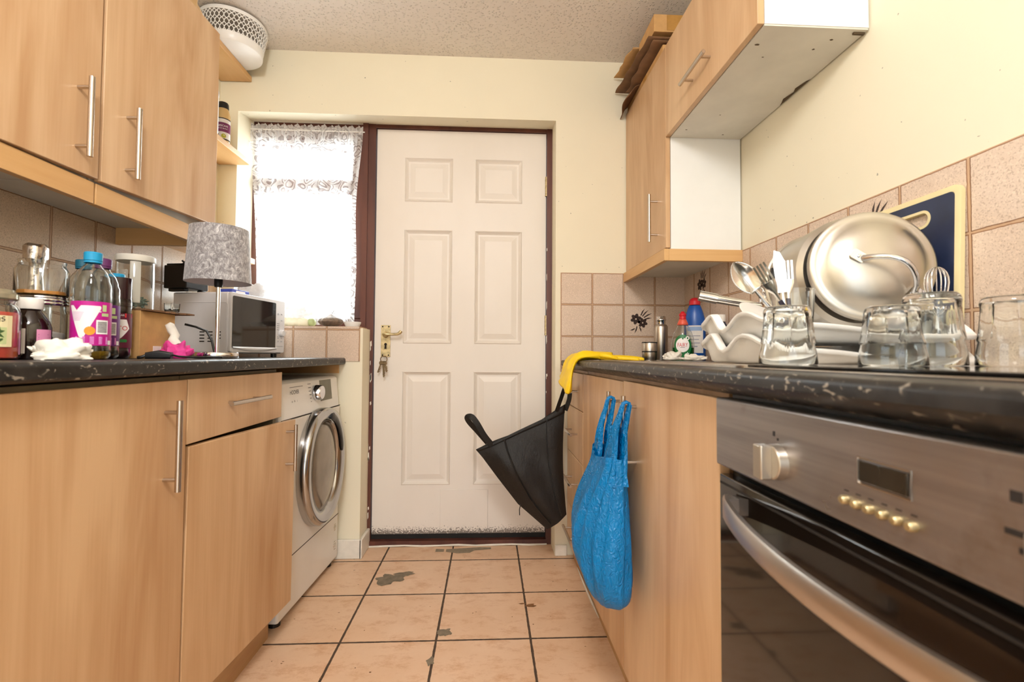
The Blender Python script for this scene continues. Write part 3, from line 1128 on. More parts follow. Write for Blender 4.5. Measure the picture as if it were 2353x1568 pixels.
# ---------------------------------------------------------------- right wall cupboards
t = thing('wall_cabinet', 'tall beech wall cupboard with white side on the right, next to the door', 'cabinet', (.80, 1.98, 1.334))
b = B().box(.677, .945, 1.726, 2.240, 1.336, 2.105)
obj('carcass', b, WHITEMEL, t, world=True, smooth=0)
d = obj('door', B().box(.658, .6755, 1.7265, 2.238, 1.342, 2.108), BEECH2, t, world=True, bev=.0015)
bar_handle(d, (.658, 1.816, 1.384), (.658, 1.816, 1.572), (-1, 0, 0), .0062, .15, .032)
b = B().box(.646, .664, 1.712, 2.240, 1.291, 1.335)
obj('pelmet', b, BEECH_Y, t, world=True, bev=.001)
b = B().box(.664, .944, 1.712, 1.730, 1.291, 1.335)
obj('pelmet_return', b, BEECH_X, t, world=True, bev=.001)
obj('underside', B().box(.665, .944, 1.731, 2.238, 1.318, 1.3355), GREYMEL, t, world=True, smooth=0)
t = thing('bridging_cabinet', 'short beech wall cupboard with flap door and bare grey underside, high on the right wall', 'cabinet', (.80, 1.42, 1.76))
b = B().box(.677, .945, 1.117, 1.724, 1.762, 2.105)
b.cur = 1
b.box(.677, .945, 1.119, 1.724, 1.758, 1.762)
obj('carcass', b, [WHITEMEL, GREYMEL], t, world=True, smooth=0)
d = obj('flap_door', B().box(.658, .6755, 1.116, 1.7245, 1.760, 2.108), BEECH2, t, world=True, bev=.0015)
bar_handle(d, (.658, 1.340, 1.836), (.658, 1.514, 1.836), (-1, 0, 0), .0062, .15, .032)
HOLE = mat('dark_stained_chipboard', C(88, 72, 52), .8, var=.3)
for x, y, s in ((.70, 1.19, .006), (.88, 1.16, .005), (.745, 1.24, .003), (.86, 1.20, .004), (.71, 1.66, .004), (.86, 1.69, .004), (.78, 1.55, .003)):
    obj('hole', blob(B(), x, y, s, s * .7, 1.7576, x * 9, 10), HOLE, t, world=True, smooth=0)
obj('bracket', B().box(.915, .944, 1.128, 1.134, 1.753, 1.758), HOLE, t, world=True, smooth=0)
obj('chipped_edge', B().poly([(.9445, 1.33, 1.7574)] + [(.938 - .004 * (k % 3), 1.34 + k * .02, 1.7574) for k in range(7)] + [(.9445, 1.48, 1.7574)]), HOLE, t, world=True, smooth=0)

# cardboard kept on top of the right-hand wall cupboards
t = thing('cardboard_box', 'small taped cardboard box lying on top of the right wall cupboards under the ceiling', 'box', (.70, 1.84, 2.1815))
obj('carton', B().box(-.076, .06, -.09, .09, 0, .068), CARD, t, bev=.002)
obj('parcel_tape', B().box(-.026, .04, -.0915, -.0900, .006, .066), TAPE, t)
obj('label', B().box(.0415, .06, -.0915, -.0900, .004, .068), PALE, t)


def sheet(x0, x1, y0, y1, z, tilt, name, label, m, seed, th=.004):
    """a torn flat sheet of cardboard lying almost level, its far end a little raised"""
    b = B()
    def fn(u, v):
        x, y = x0 + (x1 - x0) * v, y0 + (y1 - y0) * u
        if v == 0:
            x += .012 * MN.noise(V((u * 5, seed, 0)))
        return (x, y, z + tilt * u + .004 * MN.noise(V((x * 8, y * 8, seed))))
    b.grid(fn, 24, 8)
    o = obj(name, b, m, solid=th)
    return tag(o, label, 'cardboard', 'flattened cardboard on the right wall cupboards')


sheet(.600, .86, 1.955, 2.225, 2.252, .03, 'cardboard_sheet', 'pale flattened cardboard sheet, topmost of the pile on the right wall cupboards', CARD, 1.3)
sheet(.604, .87, 1.75, 2.230, 2.160, .052, 'cardboard_sheet', 'flattened cardboard sheet in shade-darkened brown under the small box on the right wall cupboards', CARD_SHADED, 4.1)
sheet(.622, .87, 1.76, 2.12, 2.1535, .0, 'cardboard_sheet', 'short flattened cardboard sheet, lowest of the pile on the right wall cupboards', CARD_SHADED, 7.7)
t = thing('cardboard_carton', 'opened brown cardboard carton lying on the right wall cupboards below the flattened sheets', 'box', (.76, 1.98, 2.109))
b = B().box(-.095, .15, -.21, .255, 0, .036)
obj('carton', b, CARD, t, bev=.002)
b = B()
b.grid(lambda u, v: (-.096 - .045 * v - .012 * v * sin(u * 5), .06 + .20 * u, .034 - .045 * v * v - .012 * v * u), 12, 6)
obj('flap', b, CARD_SHADED, t, solid=.003)
obj('tape_end', B().box(-.098, -.095, -.02, .02, -.002, .03), TAPE, t)

# ---------------------------------------------------------------- things on the left worktop
ZL = TL + .0005


def at(x, y, z=ZL):
    return (x, y, z)


def shell(prof_out, t_, n=36, fn=None):
    """closed glass wall from an outer profile (bottom to top) and a wall thickness"""
    b = B()
    inn = [(max(r - t_, .001), max(z, prof_out[0][1] + t_)) for r, z in prof_out if r > 0]
    b.lathe(prof_out + inn[::-1] + [(0, prof_out[0][1] + t_)], n=n, fn=fn)
    return b


# candle jar
t = thing('jar_candle', 'red candle in lidded glass jar with leafy label, leftmost on the left worktop', 'candle', at(-.938, .928), face_cam(-.938, .928))
obj('jar', shell([(0, 0), (.046, 0), (.050, .005), (.050, .088), (.046, .100), (.041, .106), (.043, .112)], .003), GLASS, t)
obj('wax', B().lathe([(0, .004), (.0455, .004), (.0462, .008), (.0462, .084), (.044, .089), (0, .087)], n=36), mat('red_candle_wax', C(226, 84, 66), .5, var=.12, ns=14), t)
b = B()
b.lathe([(0, .1125), (.044, .1125), (.046, .115), (.046, .123), (.041, .127), (.040, .132), (.0, .134)], n=36)
obj('lid', b, mat('smoked_glass_lid', C(166, 158, 134), .12, .35, var=.12), t)
b = B()
patch(b, .0505, -.040, .040, .024, .082)
b.cur = 1
patch(b, .0505, -.031, .031, .029, .060, off=.0005)
b.cur = 2
f = wrap(.0505, 0, -90, .0009)
random.seed(4)
for k in range(26):
    u, v, a, l = random.uniform(-.024, .024), random.uniform(.034, .055), random.uniform(0, 2 * PI), random.uniform(.006, .011)
    ca, sa = cos(a), sin(a)
    f2 = wrap(.0505, 0, -90, .0009 + k * .00003)
    b.poly([f2(u + ca * l, v + sa * l * .7), f2(u - sa * .003, v + ca * .003), f2(u - ca * l, v - sa * l * .7), f2(u + sa * .003, v - ca * .003)])
b.cur = 3
b.text('BLOOMS', .0125, lambda u, v: f(u * 1.15, v + .071 + u * u * 8))
obj('paper_label', b, [mat('cream_label', C(232, 220, 176), .6, var=.03), mat('pale_green_print', C(196, 206, 150), .6), mat('leaf_print', C(70, 104, 52), .6, var=.4, ns=60), INK], t, smooth=0)

# syrup bottle
t = thing('medicine_bottle', 'brown medicine bottle with white cap, white and pink label, beside the candle jar', 'bottle', at(-.942, 1.022), face_cam(-.942, 1.022))
obj('bottle', B().lathe([(0, 0), (.031, 0), (.0335, .004), (.0335, .066), (.030, .078), (.018, .098), (.015, .103), (.0, .103)], n=36), mat('dark_amber_glass', C(30, 16, 10), .07, var=.1, coat=.6), t)
b = B().lathe([(0, .103), (.019, .103), (.0198, .105), (.0198, .124), (.019, .126), (0, .126)], n=36, fn=lambda a, z: 1 + (.012 * (1 if int(a * 36 / PI) % 2 else 0)))
obj('cap', b, WHITEP, t)
b = B()
patch(b, .0337, -.036, -.006, .012, .062)
b.cur = 1
patch(b, .0337, .010, .040, .010, .061)
b.cur = 2
f = wrap(.0337, 0, -90, .0006)
for v, l in ((.056, .016), (.048, .014), (.044, .010), (.033, .010), (.029, .017), (.020, .008), (.018, .013)):
    b.add([f(-.033, v), f(-.033 + l, v), f(-.033 + l, v + .001), f(-.033, v + .001)], [(0, 1, 2, 3)])
b.text('200ml', .0075, lambda u, v: f(-.021 + u * .9, v + .039))
b.cur = 3
for v, l in ((.050, .018), (.044, .022), (.040, .022), (.036, .020), (.032, .022)):
    b.add([f(.013, v), f(.013 + l, v), f(.013 + l, v + .0014), f(.013, v + .0014)], [(0, 1, 2, 3)])
b.cur = 4
b.add([f(.013, .022), f(.034, .022), f(.034, .027), f(.013, .027)], [(0, 1, 2, 3)])
obj('paper_label', b, [PALE, mat('pink_label', C(226, 150, 190), .6, var=.05), INK, mat('mauve_print', C(150, 80, 130), .6), mat('peach_print', C(240, 190, 140), .6)], t, smooth=0)

# stacked storage jars
JX, JY = -1.032, 1.145
t = thing('storage_jar', 'lower glass jar with ridged silver lid and white powder, behind the medicine bottle', 'jar', at(JX, JY), face_cam(JX, JY))
obj('jar', shell([(0, 0), (.043, 0), (.046, .004), (.046, .104), (.043, .112), (.043, .122)], .003), GLASS, t)
obj('powder', B().lathe([(0, .004), (.042, .004), (.0425, .008), (.0425, .058), (.02, .064), (0, .06)], n=28), mat('white_powder', C(232, 226, 216), .9, var=.05), t)
b = B().lathe([(0, .122), (.046, .122), (.0475, .124), (.0475, .129), (.0465, .130), (.0475, .131), (.0475, .136), (.0465, .1375), (.0475, .139), (.0465, .142), (0, .142)], n=36)
obj('lid', b, CHROME, t, smooth=50)
b = B()
b.add([wrap(.0465)(u, v) for u, v in ((.018, .02), (.021, .02), (.021, .05), (.018, .05))], [(0, 1, 2, 3)])
obj('scale_mark', b, INK, t, smooth=0)
t = thing('upturned_jar', 'empty glass jar with orange residue stacked on the silver jar lid', 'jar', at(JX, JY, ZL + .1425), face_cam(JX, JY))
obj('jar', shell([(0, 0), (.044, 0), (.047, .005), (.047, .060), (.042, .069), (.040, .073), (.0415, .082)], .003), GLASS, t)
b = B().lathe([(0, .004), (.042, .004), (.043, .008), (.043, .013), (.02, .016), (0, .012)], n=28, fn=lambda a, z: 1 - .1 * (sin(a * 3) > .2))
obj('residue', b, mat('orange_residue', C(214, 140, 50), .35, var=.2), t)
t = thing('foil_topped_bottle', 'narrow bottle topped with crumpled silver foil behind the stacked jars', 'bottle', at(-1.128, 1.232), 0)
FOIL = mat('crumpled_foil', C(216, 208, 200), .2, 1, var=.1, bump=.8, bs=50)
obj('bottle', shell([(0, 0), (.034, 0), (.036, .004), (.036, .13), (.02, .17), (.017, .20)], .0025), GLASS, t)
b = B().lathe([(.022, .12), (.022, .18), (.017, .210), (.017, .235), (.0215, .246), (.022, .276), (.019, .283), (0, .285)], n=28)
b.jit(.005, 60)
obj('foil', b, FOIL, t, smooth=20)


def bottle_prof(h, r):
    k = h / .24
    p = [(0, 0), (.8, 0), (1, .008), (1, .026), (.985, .029), (.985, .129), (1, .132), (1.01, .142), (.985, .148), (1.0, .156), (.97, .168), (.88, .176), (.87, .182), (.74, .196), (.52, .207), (.38, .213)]
    return [(q * r, z * k) for q, z in p] + [(.0122, .216 * k), (.0122, .224 * k)]


def scan(b, ff, poly, rows=40, du=.003):
    """fill a flat outline on a curved face, row by row, following the curve"""
    lo, hi = min(p[1] for p in poly), max(p[1] for p in poly)
    for i in range(rows):
        v0, v1 = lo + (hi - lo) * i / rows, lo + (hi - lo) * (i + 1) / rows
        vm = (v0 + v1) / 2
        xs_ = []
        for (u0, a), (u1, c) in zip(poly, poly[1:] + poly[:1]):
            if (a <= vm) != (c <= vm):
                xs_.append(u0 + (u1 - u0) * (vm - a) / (c - a))
        xs_.sort()
        for u0, u1 in zip(xs_[::2], xs_[1::2]):
            b.grid(lambda q, w: ff(u0 + (u1 - u0) * q, v0 + (v1 - v0) * w), max(1, int((u1 - u0) / du)), 1)


def cap(parent, h, m, r=.0155):
    b = B().lathe([(0, h - .004), (r, h - .004), (r, h + .012), (r - .0015, h + .014), (0, h + .014)], n=48, fn=lambda a, z: 1 + .03 * (int(a / (2 * PI) * 48 + .5) % 2))
    b.lathe([(r * .98, h - .009), (r * 1.0, h - .009), (r * 1.0, h - .005), (r * .9, h - .005)], n=32)
    return obj('cap', b, m, parent)


BLUECAP = mat('blue_cap', C(24, 150, 200), .35, var=.04)
PURPCAP = mat('purple_cap', C(92, 36, 92), .35, var=.06)
MAGENTA = mat('magenta_label', C(190, 20, 140), .4, var=.04)
PURPLE = mat('purple_label', C(104, 32, 120), .4, var=.05)
LIME = mat('lime_print', C(190, 208, 150), .5)
ORANGE = mat('orange_print', C(236, 150, 40), .5, var=.15, ns=60)
LILAC = mat('lilac_print', C(214, 130, 200), .5, var=.1, ns=80)


def squash(label, x, y, h, r, capm, labm, liquid, lh, vimto=False, plain=False):
    t = thing('squash_bottle', label, 'bottle', at(x, y), face_cam(x, y), 'squash bottles on the left worktop')
    k = h / .24
    hh = .226 * k
    obj('bottle', shell(bottle_prof(h, r), .0012), PET, t, smooth=50)
    if lh:
        obj('drink', B().lathe([(0, .002), (r * .8, .002), (r - .0015, .009), (r - .0015, lh), (0, lh)], n=32), liquid, t)
    cap(t, hh, capm)
    if plain:
        return t
    b = B()
    z0, z1 = .031 * k, .128 * k
    full = PI * r * .98
    patch(b, r, -full, full, z0, z1, n=48)
    f = wrap(r, 0, -90, .0007)
    H_ = z1 - z0

    def quad(u0, u1, v0, v1, m, o=.0008):
        ff = wrap(r, 0, -90, o)
        b.cur = m
        b.grid(lambda s, q: ff(u0 + (u1 - u0) * s, z0 + H_ * (v0 + (v1 - v0) * q)), 4, 1)
    if not vimto:
        # big white V, bar code, small prints
        b.cur = 1
        ff = wrap(r, 0, -90, .0006)
        scan(b, ff, [(u * .9, z0 + H_ * v) for u, v in ((-.046, .90), (-.036, .90), (-.0275, .79), (-.019, .90), (.016, .90), (.018, .86), (-.012, .20), (-.017, .15), (-.022, .20))])
        quad(.008, .030, .26, .58, 1)
        for q in range(9):
            quad(.0105, .0275, .30 + q * .028, .315 + q * .028, 2, .0010)
        quad(-.026, .030, .03, .20, 4)
        for q in range(4):
            quad(-.024 + q * .002, .026 - q * .003, .055 + q * .035, .062 + q * .035, 0, .0010)
        quad(.031, .040, .02, .12, 1)
        quad(.018, .026, .78, .93, 3)
        quad(.017, .031, .67, .74, 3)
        quad(.008, .015, .80, .82, 1)
        quad(.010, .016, .76, .78, 1)
        for q in range(7):
            quad(-.040 + q * .001, -.012 - q * .001, .74 - q * .03, .748 - q * .03, 4, .0009)
        b.cur = 5
        ff = wrap(r, 0, -90, .0010)
        scan(b, ff, [(-.002 + .009 * cos(2 * PI * q / 20), z0 + H_ * .33 + .009 * sin(2 * PI * q / 20)) for q in range(20)], 14)
        mats = [labm, WHITE_INK, INK, LIME, LILAC, ORANGE]
    else:
        quad(-.04, .04, .88, 1.0, 2)
        b.cur = 1
        ff = wrap(r, 0, -90, .0012)
        b.text('LESS SUGAR', .0062, lambda u, v: ff(u, z0 + H_ * .94 + v))
        b.cur = 1
        ff = wrap(r, 0, -90, .0007)
        scan(b, ff, [(u, z0 + H_ * v) for u, v in ((-.022, .82), (.022, .82), (.030, .56), (.012, .30), (.0, .18), (-.012, .30), (-.030, .56))])
        b.cur = 2
        ff = wrap(r, 0, -90, .0011)
        b.text('VIMTO', .0155, lambda u, v: ff(u * 1.05, z0 + H_ * .56 + v))
        b.cur = 2
        for q in range(5):
            b.poly([ff(-.02 + q * .004 + .005 * cos(a), z0 + H_ * (.2 - .03 * (q % 2)) + .005 * sin(a)) for a in [2 * PI * j / 12 for j in range(12)]])
        b.cur = 3
        for q in range(3):
            b.poly([ff(.010 + q * .005 + .004 * cos(a), z0 + H_ * .2 + .004 * sin(a)) for a in [2 * PI * j / 12 for j in range(12)]])
        mats = [labm, WHITE_INK, RED, GREEN]
    obj('paper_label', b, mats, t, smooth=0)
    return t


YDRINK = mat('yellow_drink', C(222, 176, 46), .06, var=.05, trans=.75, ior=1.33)
DDRINK = mat('dark_drink', C(40, 14, 24), .08, var=.1, coat=.3)
squash('squash bottle with magenta label, blue cap and yellow dregs, front of the bottle row', -.852, 1.06, .2295, .0335, BLUECAP, MAGENTA, YDRINK, .018)
squash('squash bottle with purple label and purple cap, behind the magenta-labelled bottle', -.918, 1.172, .238, .0335, PURPCAP, PURPLE, DDRINK, .012)
squash('dark cordial bottle with red lettering and blue cap, next to the cardboard box', -.946, 1.252, .214, .0325, BLUECAP, mat('maroon_label', C(96, 18, 50), .4, var=.1), DDRINK, .205, vimto=True)
squash('unlabelled clear bottle with teal cap at the back, between jars and squash bottles', -1.038, 1.262, .252, .034, mat('teal_cap', C(20, 96, 120), .4), PURPLE, DDRINK, .0, plain=True)

# crumpled tissue in front
def crumple(name, label, cat, x, y, z, sx, sy, sz, m, seed, rz=0, group=None, parent=None, sharp=1.0):
    b = B()
    b.sphere((0, 0, 0), 1, 44)
    for i, p in enumerate(b.v):
        q = 1 + .40 * sharp * MN.noise(p * 1.7 + V((seed, 0, 0))) + .34 * sharp * abs(MN.noise(p * 2.4 + V((0, seed, 0)))) + .10 * sharp * abs(MN.noise(p * 5.5 + V((0, 0, seed)))) - .14
        b.v[i] = V((p.x * q * sx, p.y * q * sy, max(0, (p.z * .62 + .38) * q * sz)))
    o = obj(name, b, m, parent, loc=None if parent else (x, y, z), rz=rz, smooth=60)
    return tag(o, label, cat, group) if not parent else o


crumple('crumpled_tissue', 'crumpled white tissue lying at the front of the left worktop by the magenta bottle', 'tissue', -.800, .93, ZL, .046, .026, .036, TISSUE, 3.1, rad(35))

# cardboard box with torn top flap, container and dish standing on it
t = thing('torn_cardboard_box', 'small brown cardboard box with torn lid flap, between the bottles and the lamp', 'box', (-.99, 1.372, ZL))
b = B()
hx, hy, hz = .068, .070, .128
b.box(-hx, hx, -hy, hy, 0, hz)
obj('carton', b, CARD, t, bev=.0015)
b = B()
pts = []
random.seed(11)
N = 26
edge = [(hx + .012 + random.uniform(-.004, .004) + .02 * (k / N > .75), -hy + (2 * hy + .045) * k / N) for k in range(N + 1)]
b.prism([(-hx, -hy)] + edge + [(-hx, hy + .045)], 2, hz + .0005, hz + .005)
obj('lid_flap', b, CARD_SHADED, t)
b = B()
b.box(hx + .0005, hx + .0015, -.02, .012, .004, .034)
obj('paper_slip', b, PALE, t)
ZB = ZL + hz + .0055
t = thing('biscuit_jar', 'tall clear storage jar with white lid standing on the cardboard box', 'jar', (-.998, 1.385, ZB), face_cam(-.998, 1.385))
obj('jar', shell([(0, 0), (.042, 0), (.045, .004), (.045, .136), (.043, .140)], .0022), PET, t)
b = B().lathe([(0, .137), (.0455, .137), (.0465, .139), (.0465, .152), (.044, .1545), (0, .155)], n=40)
obj('lid', b, mat('cream_white_lid', C(226, 220, 208), .4, var=.03), t)
b = B()
patch(b, .0420, -.012, .012, .02, .134)
obj('inner_card', b, PALE, t)
random.seed(5)
b = B()
pth = []
for k in range(90):
    a = k * 1.13
    pth.append((.033 * cos(a) * random.uniform(.5, 1), .033 * sin(a) * random.uniform(.5, 1), random.uniform(.006, .040)))
b.tube(pth, .0013, 5)
obj('green_shreds', b, mat('green_grey_shreds', C(92, 124, 112), .5, var=.2), t)
b = B()
patch(b, .0453, -.042, -.016, .03, .11)
b.cur = 1
f = wrap(.0453, 0, -90, .0006)
for k in range(9):
    b.add([f(-.043, .108 - k * .008), f(-.020 - .002 * (k % 3), .108 - k * .008), f(-.020 - .002 * (k % 3), .110 - k * .008), f(-.043, .110 - k * .008)], [(0, 1, 2, 3)])
obj('printed_label', b, [mat('grey_label', C(150, 142, 130), .5), PALE], t, smooth=0)
t = tag(obj('glass_dish', shell([(0, 0), (.016, 0), (.018, .003), (.0195, .026)], .002, 4), GLASS, loc=(-.921, 1.425, ZB), rz=rad(25), smooth=30), 'tiny square glass dish on the flap of the cardboard box', 'dish')

# table lamp
LX, LY = -.808, 1.455
t = thing('table_lamp', 'table lamp with crushed grey velvet shade and round chrome base on the left worktop', 'lamp', (LX, LY, ZL))
b = B().lathe([(0, 0), (.056, 0), (.0575, .002), (.0575, .016), (.056, .018), (0, .0185)], n=48)
obj('base', b, CHROME, t, smooth=50)
obj('pole', B().cyl((0, 0, .018), (0, 0, .235), .0055, n=16), CHROME, t)
b = B()
rt, rb, zb, zt_ = .0775, .0875, .226, .388
b.lathe([(rb, zb), (rt, zt_), (rt - .0015, zt_), (rb - .0015, zb), (rb, zb)], n=64)
sh = obj('lamp_shade', b, VELVET, t, smooth=60)
b = B()
b.lathe([(rb - .0022, zb + .001), (rt - .0022, zt_ - .001)], n=64)
obj('shade_lining', b, mat('grey_lining', C(196, 190, 194), .7, var=.03), sh, smooth=60)
b = B()
b.lathe([(0, .213), (.010, .213), (.0115, .219), (.0115, .246), (.010, .25), (0, .25)], n=20)
obj('lamp_holder', b, BLACKP, t)
b = B()
b.sphere((0, 0, .285), .026, 16, (1, 1, 1.2)).cyl((0, 0, .25), (0, 0, .268), .013, n=14)
obj('bulb', b, WHITEP, t)
b = B()
for k in range(3):
    a = 2 * PI * k / 3 + .4
    b.tube([(.012 * cos(a), .012 * sin(a), .25), (rt * .98 * cos(a), rt * .98 * sin(a), zt_ - .012)], .0015, 6)
obj('shade_carrier', b, STEELH, t)
b = B()
b.tube([(-.05, .02, .006), (-.07, .035, .006), (-.085, .06, .005), (-.07, .09, .005), (-.04, .10, .006)], .003, 8)
obj('flex', b, BLACKP, t)
b = B()
pts = []
b.tube([(-.94, 1.515, ZL + .105), (-.915, 1.53, ZL + .098), (-.885, 1.535, ZL + .085), (-.868, 1.535, ZL + .055), (-.86, 1.535, ZL + .02), (-.856, 1.537, ZL + .0045)], .0035, 8)
tag(obj('black_cable', b, BLACKP), 'black cable arching down from the cardboard box behind the lamp pole', 'cable')

# adaptor, pink thing and twisted cloth by the lamp
t = thing('plug_adaptor', 'black charger plug with its lead lying in front of the cardboard box', 'plug', (-.858, 1.285, ZL), rad(20))
b = B()
b.loft([[(x, y, z) for y, z in rrect(-.016, .016, 0, .022 - abs(x) * .2, .005)] for x in (-.028, -.024, 0, .02, .026)], True, True)
obj('body', b, BLACKP, t, smooth=40)
b = B().tube([(.024, 0, .011), (.04, .01, .006), (.07, .02, .004), (.10, .05, .004), (.13, .07, .004)], .0025, 8)
b.tube([(-.026, 0, .010), (-.038, -.006, .004), (-.046, -.004, .003)], .004, 8)
obj('lead', b, BLACKP, t)
t = thing('pink_cloth', 'small pink and white cloth slumped against the cardboard box', 'cloth', (-.874, 1.372, ZL), rad(30))
crumple('pink_part', '', '', 0, 0, 0, .036, .026, .046, mat('bright_pink_fabric', C(226, 64, 150), .6, var=.15), 1.7, parent=t)
b = B()
b.tube([(.004, .0, .036), (-.006, .008, .052), (-.003, .014, .066), (-.012, .018, .080), (-.016, .016, .092), (-.012, .012, .098)], [.014, .013, .011, .012, .010, .005], 12)
b.jit(.004, 40)
obj('white_part', b, TISSUE, t, smooth=60)

# microwave
ma_ = 80
t = thing('microwave', 'white microwave oven in the far left corner of the worktop under the low shelf', 'microwave', (-.972, 1.838, ZL), rad(ma_))
MW, MD, MH = .338, .245, .25
MWW = mat('microwave_white', C(232, 230, 232), .35, var=.02)
obj('body', B().box(0, MW, .012, MD, .016, MH), MWW, t, bev=.006)
b = B()
b.prism(rrect(0, MW, .020, MH, .008), 1, 0, .013)
fp = obj('front', b, MWW, t, bev=.002)
b = B()
b.prism(rrect(.008, MW - .066, .038, MH - .014, .006), 1, -.0015, .004)
obj('door_window', b, mat('dark_microwave_glass', C(36, 34, 33), .07, var=.15, coat=.3), fp)
b = B()
b.grid(lambda u, v: (.006 + (MW - .07) * u, -.004 - .004 * sin(PI * v), .036 - .012 * sin(PI * u) * v + .006 * (1 - v)), 24, 4)
b.box(.006, MW - .064, -.002, .003, .021, .036)
obj('door_lip', b, MWW, fp)
b = B()
xk = MW - .034
for r_, c_ in ((0, 0), (0, 1), (1, 1), (2, 0), (2, 1), (3, 0), (3, 1)):
    zz_ = (.186, .160, .082, .068)[r_]
    b.box(xk - .018 + .024 * c_, xk - .008 + .024 * c_, -.0015, 0, zz_, zz_ + .004)
b.cur = 1
for k in range(4):
    b.box(xk - .022, xk - .004, -.0008, 0, .120 + k * .009, .1218 + k * .009)
    b.box(xk - .018 + .024 * (k % 2), xk - .012 + .024 * (k % 2), -.0008, 0, .190 if k < 2 else .090, .192 if k < 2 else .0915)
b.box(xk - .022, xk + .022, -.0008, 0, .048, .049)
obj('control_marks', b, [mat('grey_buttons', C(190, 190, 196), .4), mat('grey_ink', C(120, 118, 124), .5)], fp, smooth=0)
b = B().lathe([(0, .016), (.012, .016), (.0145, .013), (.0145, 0)], n=24)
b.xf(M.Translation((xk + .006, 0, .106)) @ M.Rotation(rad(90), 4, 'X'))
obj('dial', b, MWW, fp)
b = B()
for c_ in range(3):
    for r_ in range(4):
        if c_ == 2 and r_ == 3:
            continue
        b.box(-.0008, .001, .040 + .034 * (2 - c_) , .060 + .034 * (2 - c_), .095 - r_ * .012, .099 - r_ * .012)
obj('vent_slots', b, GAP, t, smooth=0)
b = B().tube([(-.0004, .012, .040), (-.0004, .012, .20), (-.0004, .020, .21), (-.0004, .20, .21)], .0012, 6)
obj('pressed_rib', b, MWW, t)
for x, y in ((.02, .03), (MW - .03, .03), (.02, MD - .03), (MW - .03, MD - .03)):
    obj('foot', B().cyl((x, y, 0), (x, y, .017), .012, n=12), BLACKP, t)
ZM = ZL + MH
t = thing('black_box', 'black electrical box standing on top of the microwave under the low shelf', 'box', (-1.180, 1.903, ZM + .0005), rad(80))
b = B().box(-.055, .055, -.05, .045, .012, .100)
b.box(-.05, .05, -.046, .04, .100, .107).box(.02, .045, -.052, -.03, 0, .012).box(-.05, -.03, -.04, .03, 0, .012)
obj('body', b, BLACKP, t, bev=.003)
b = B()
random.seed(3)
for k in range(7):
    x = -.04 + .012 * k
    b.tube([(x, -.02, .104), (x + .004, -.022, .112), (x + random.uniform(-.006, .006), -.02, .114 + random.uniform(0, .008))], .0035, 6)
obj('cable_bunch', b, BLACKP, t)
t = thing('blue_pack', 'small flat blue pack under the white bag on top of the microwave', 'packet', (-1.0, 1.945, ZM + .0005), rad(78))
obj('pack', B().box(-.05, .045, -.012, .05, 0, .018), mat('blue_packaging', C(70, 84, 176), .4, var=.1), t, bev=.003)
obj('label', B().box(-.03, .02, -.0126, -.0120, .005, .013), WHITE_INK, t)
def bag(name, label, x, y, z, sx, sy, sz, seed, rz, m=None):
    b = B()
    b.sphere((0, 0, 0), 1, 36)
    for i, p in enumerate(b.v):
        q = 1 + .35 * MN.noise(p * 1.3 + V((seed, 0, 0))) + .22 * abs(MN.noise(p * 2.9 + V((0, seed, 0))))
        b.v[i] = V((p.x * q * sx, p.y * q * sy, max(0, (p.z * .55 + .42) * q * sz)))
    return tag(obj(name, b, m or WHITEBAG, loc=(x, y, z), rz=rz, smooth=25), label, 'bag')


bag('plastic_bag', 'crumpled white plastic bag on top of the microwave', -1.008, 2.065, ZM + .001, .068, .038, .066, 2.2, rad(75))
SZ = 1.0675
bag('plastic_bag', 'slumped white plastic bag on the window sill behind the microwave', -.945, 2.318, SZ + .042, .085, .030, .062, 5.3, 0)
t = thing('vegetable_pack', 'long cream vegetable pack with green end lying on the window sill', 'food pack', (-.895, 2.292, SZ), 0)
b = B()
rings = []
for k in range(25):
    x = -.10 + .145 * k / 24
    r = .022 * (1 + .07 * sin(k * 1.6)) * (1 if 0 < k < 24 else .6)
    rings.append([(x, .9 * r * cos(a), .0205 + .92 * r * sin(a)) for a in [2 * PI * j / 14 for j in range(14)]])
b.loft(rings)
obj('pack', b, mat('cream_vegetable', C(236, 232, 206), .5, var=.05), t, smooth=60)
b = B()
b.loft([[(x, r * .9 * cos(a), .0205 + .92 * r * sin(a)) for a in [2 * PI * j / 14 for j in range(14)]] for x, r in ((.046, .019), (.052, .0215), (.064, .0215), (.072, .015))])
obj('green_end', b, mat('pale_green_end', C(176, 190, 136), .5, var=.15), t, smooth=60)
t = thing('onion', 'brown onion with dry stalk on the window sill next to the white dish', 'onion', (-.748, 2.285, SZ), 0)
b = B()
b.lathe([(0, 0), (.022, .001), (.046, .010), (.056, .022), (.050, .034), (.034, .044), (.018, .051), (.008, .058), (.0, .060)], n=32, fn=lambda a, z: 1 + .04 * sin(a * 9) + .03 * sin(a * 4 + 1))
obj('bulb', b, mat('onion_skin', C(126, 108, 92), .5, var=.45, ns=30, stretch=(3, 3, .6)), t, smooth=60)
b = B()
for p in ([(0, 0, .056), (.004, -.004, .066), (.024, -.006, .062)], [(0, 0, .056), (-.012, 0, .064), (-.018, .002, .056)], [(.002, 0, .056), (.010, .004, .070), (.014, .004, .078)]):
    b.tube(p, .0012, 6)
obj('stalk', b, mat('dry_stalk', C(110, 92, 74), .7, var=.2), t)
t = tag(obj('white_dish', B().lathe([(0, 0), (.030, 0), (.032, .003), (.040, .020), (.0395, .023), (.036, .022), (.028, .006), (0, .006)], n=36), WHITEP, loc=(-.646, 2.285, SZ), smooth=50), 'small white dish at the door end of the window sill', 'dish')

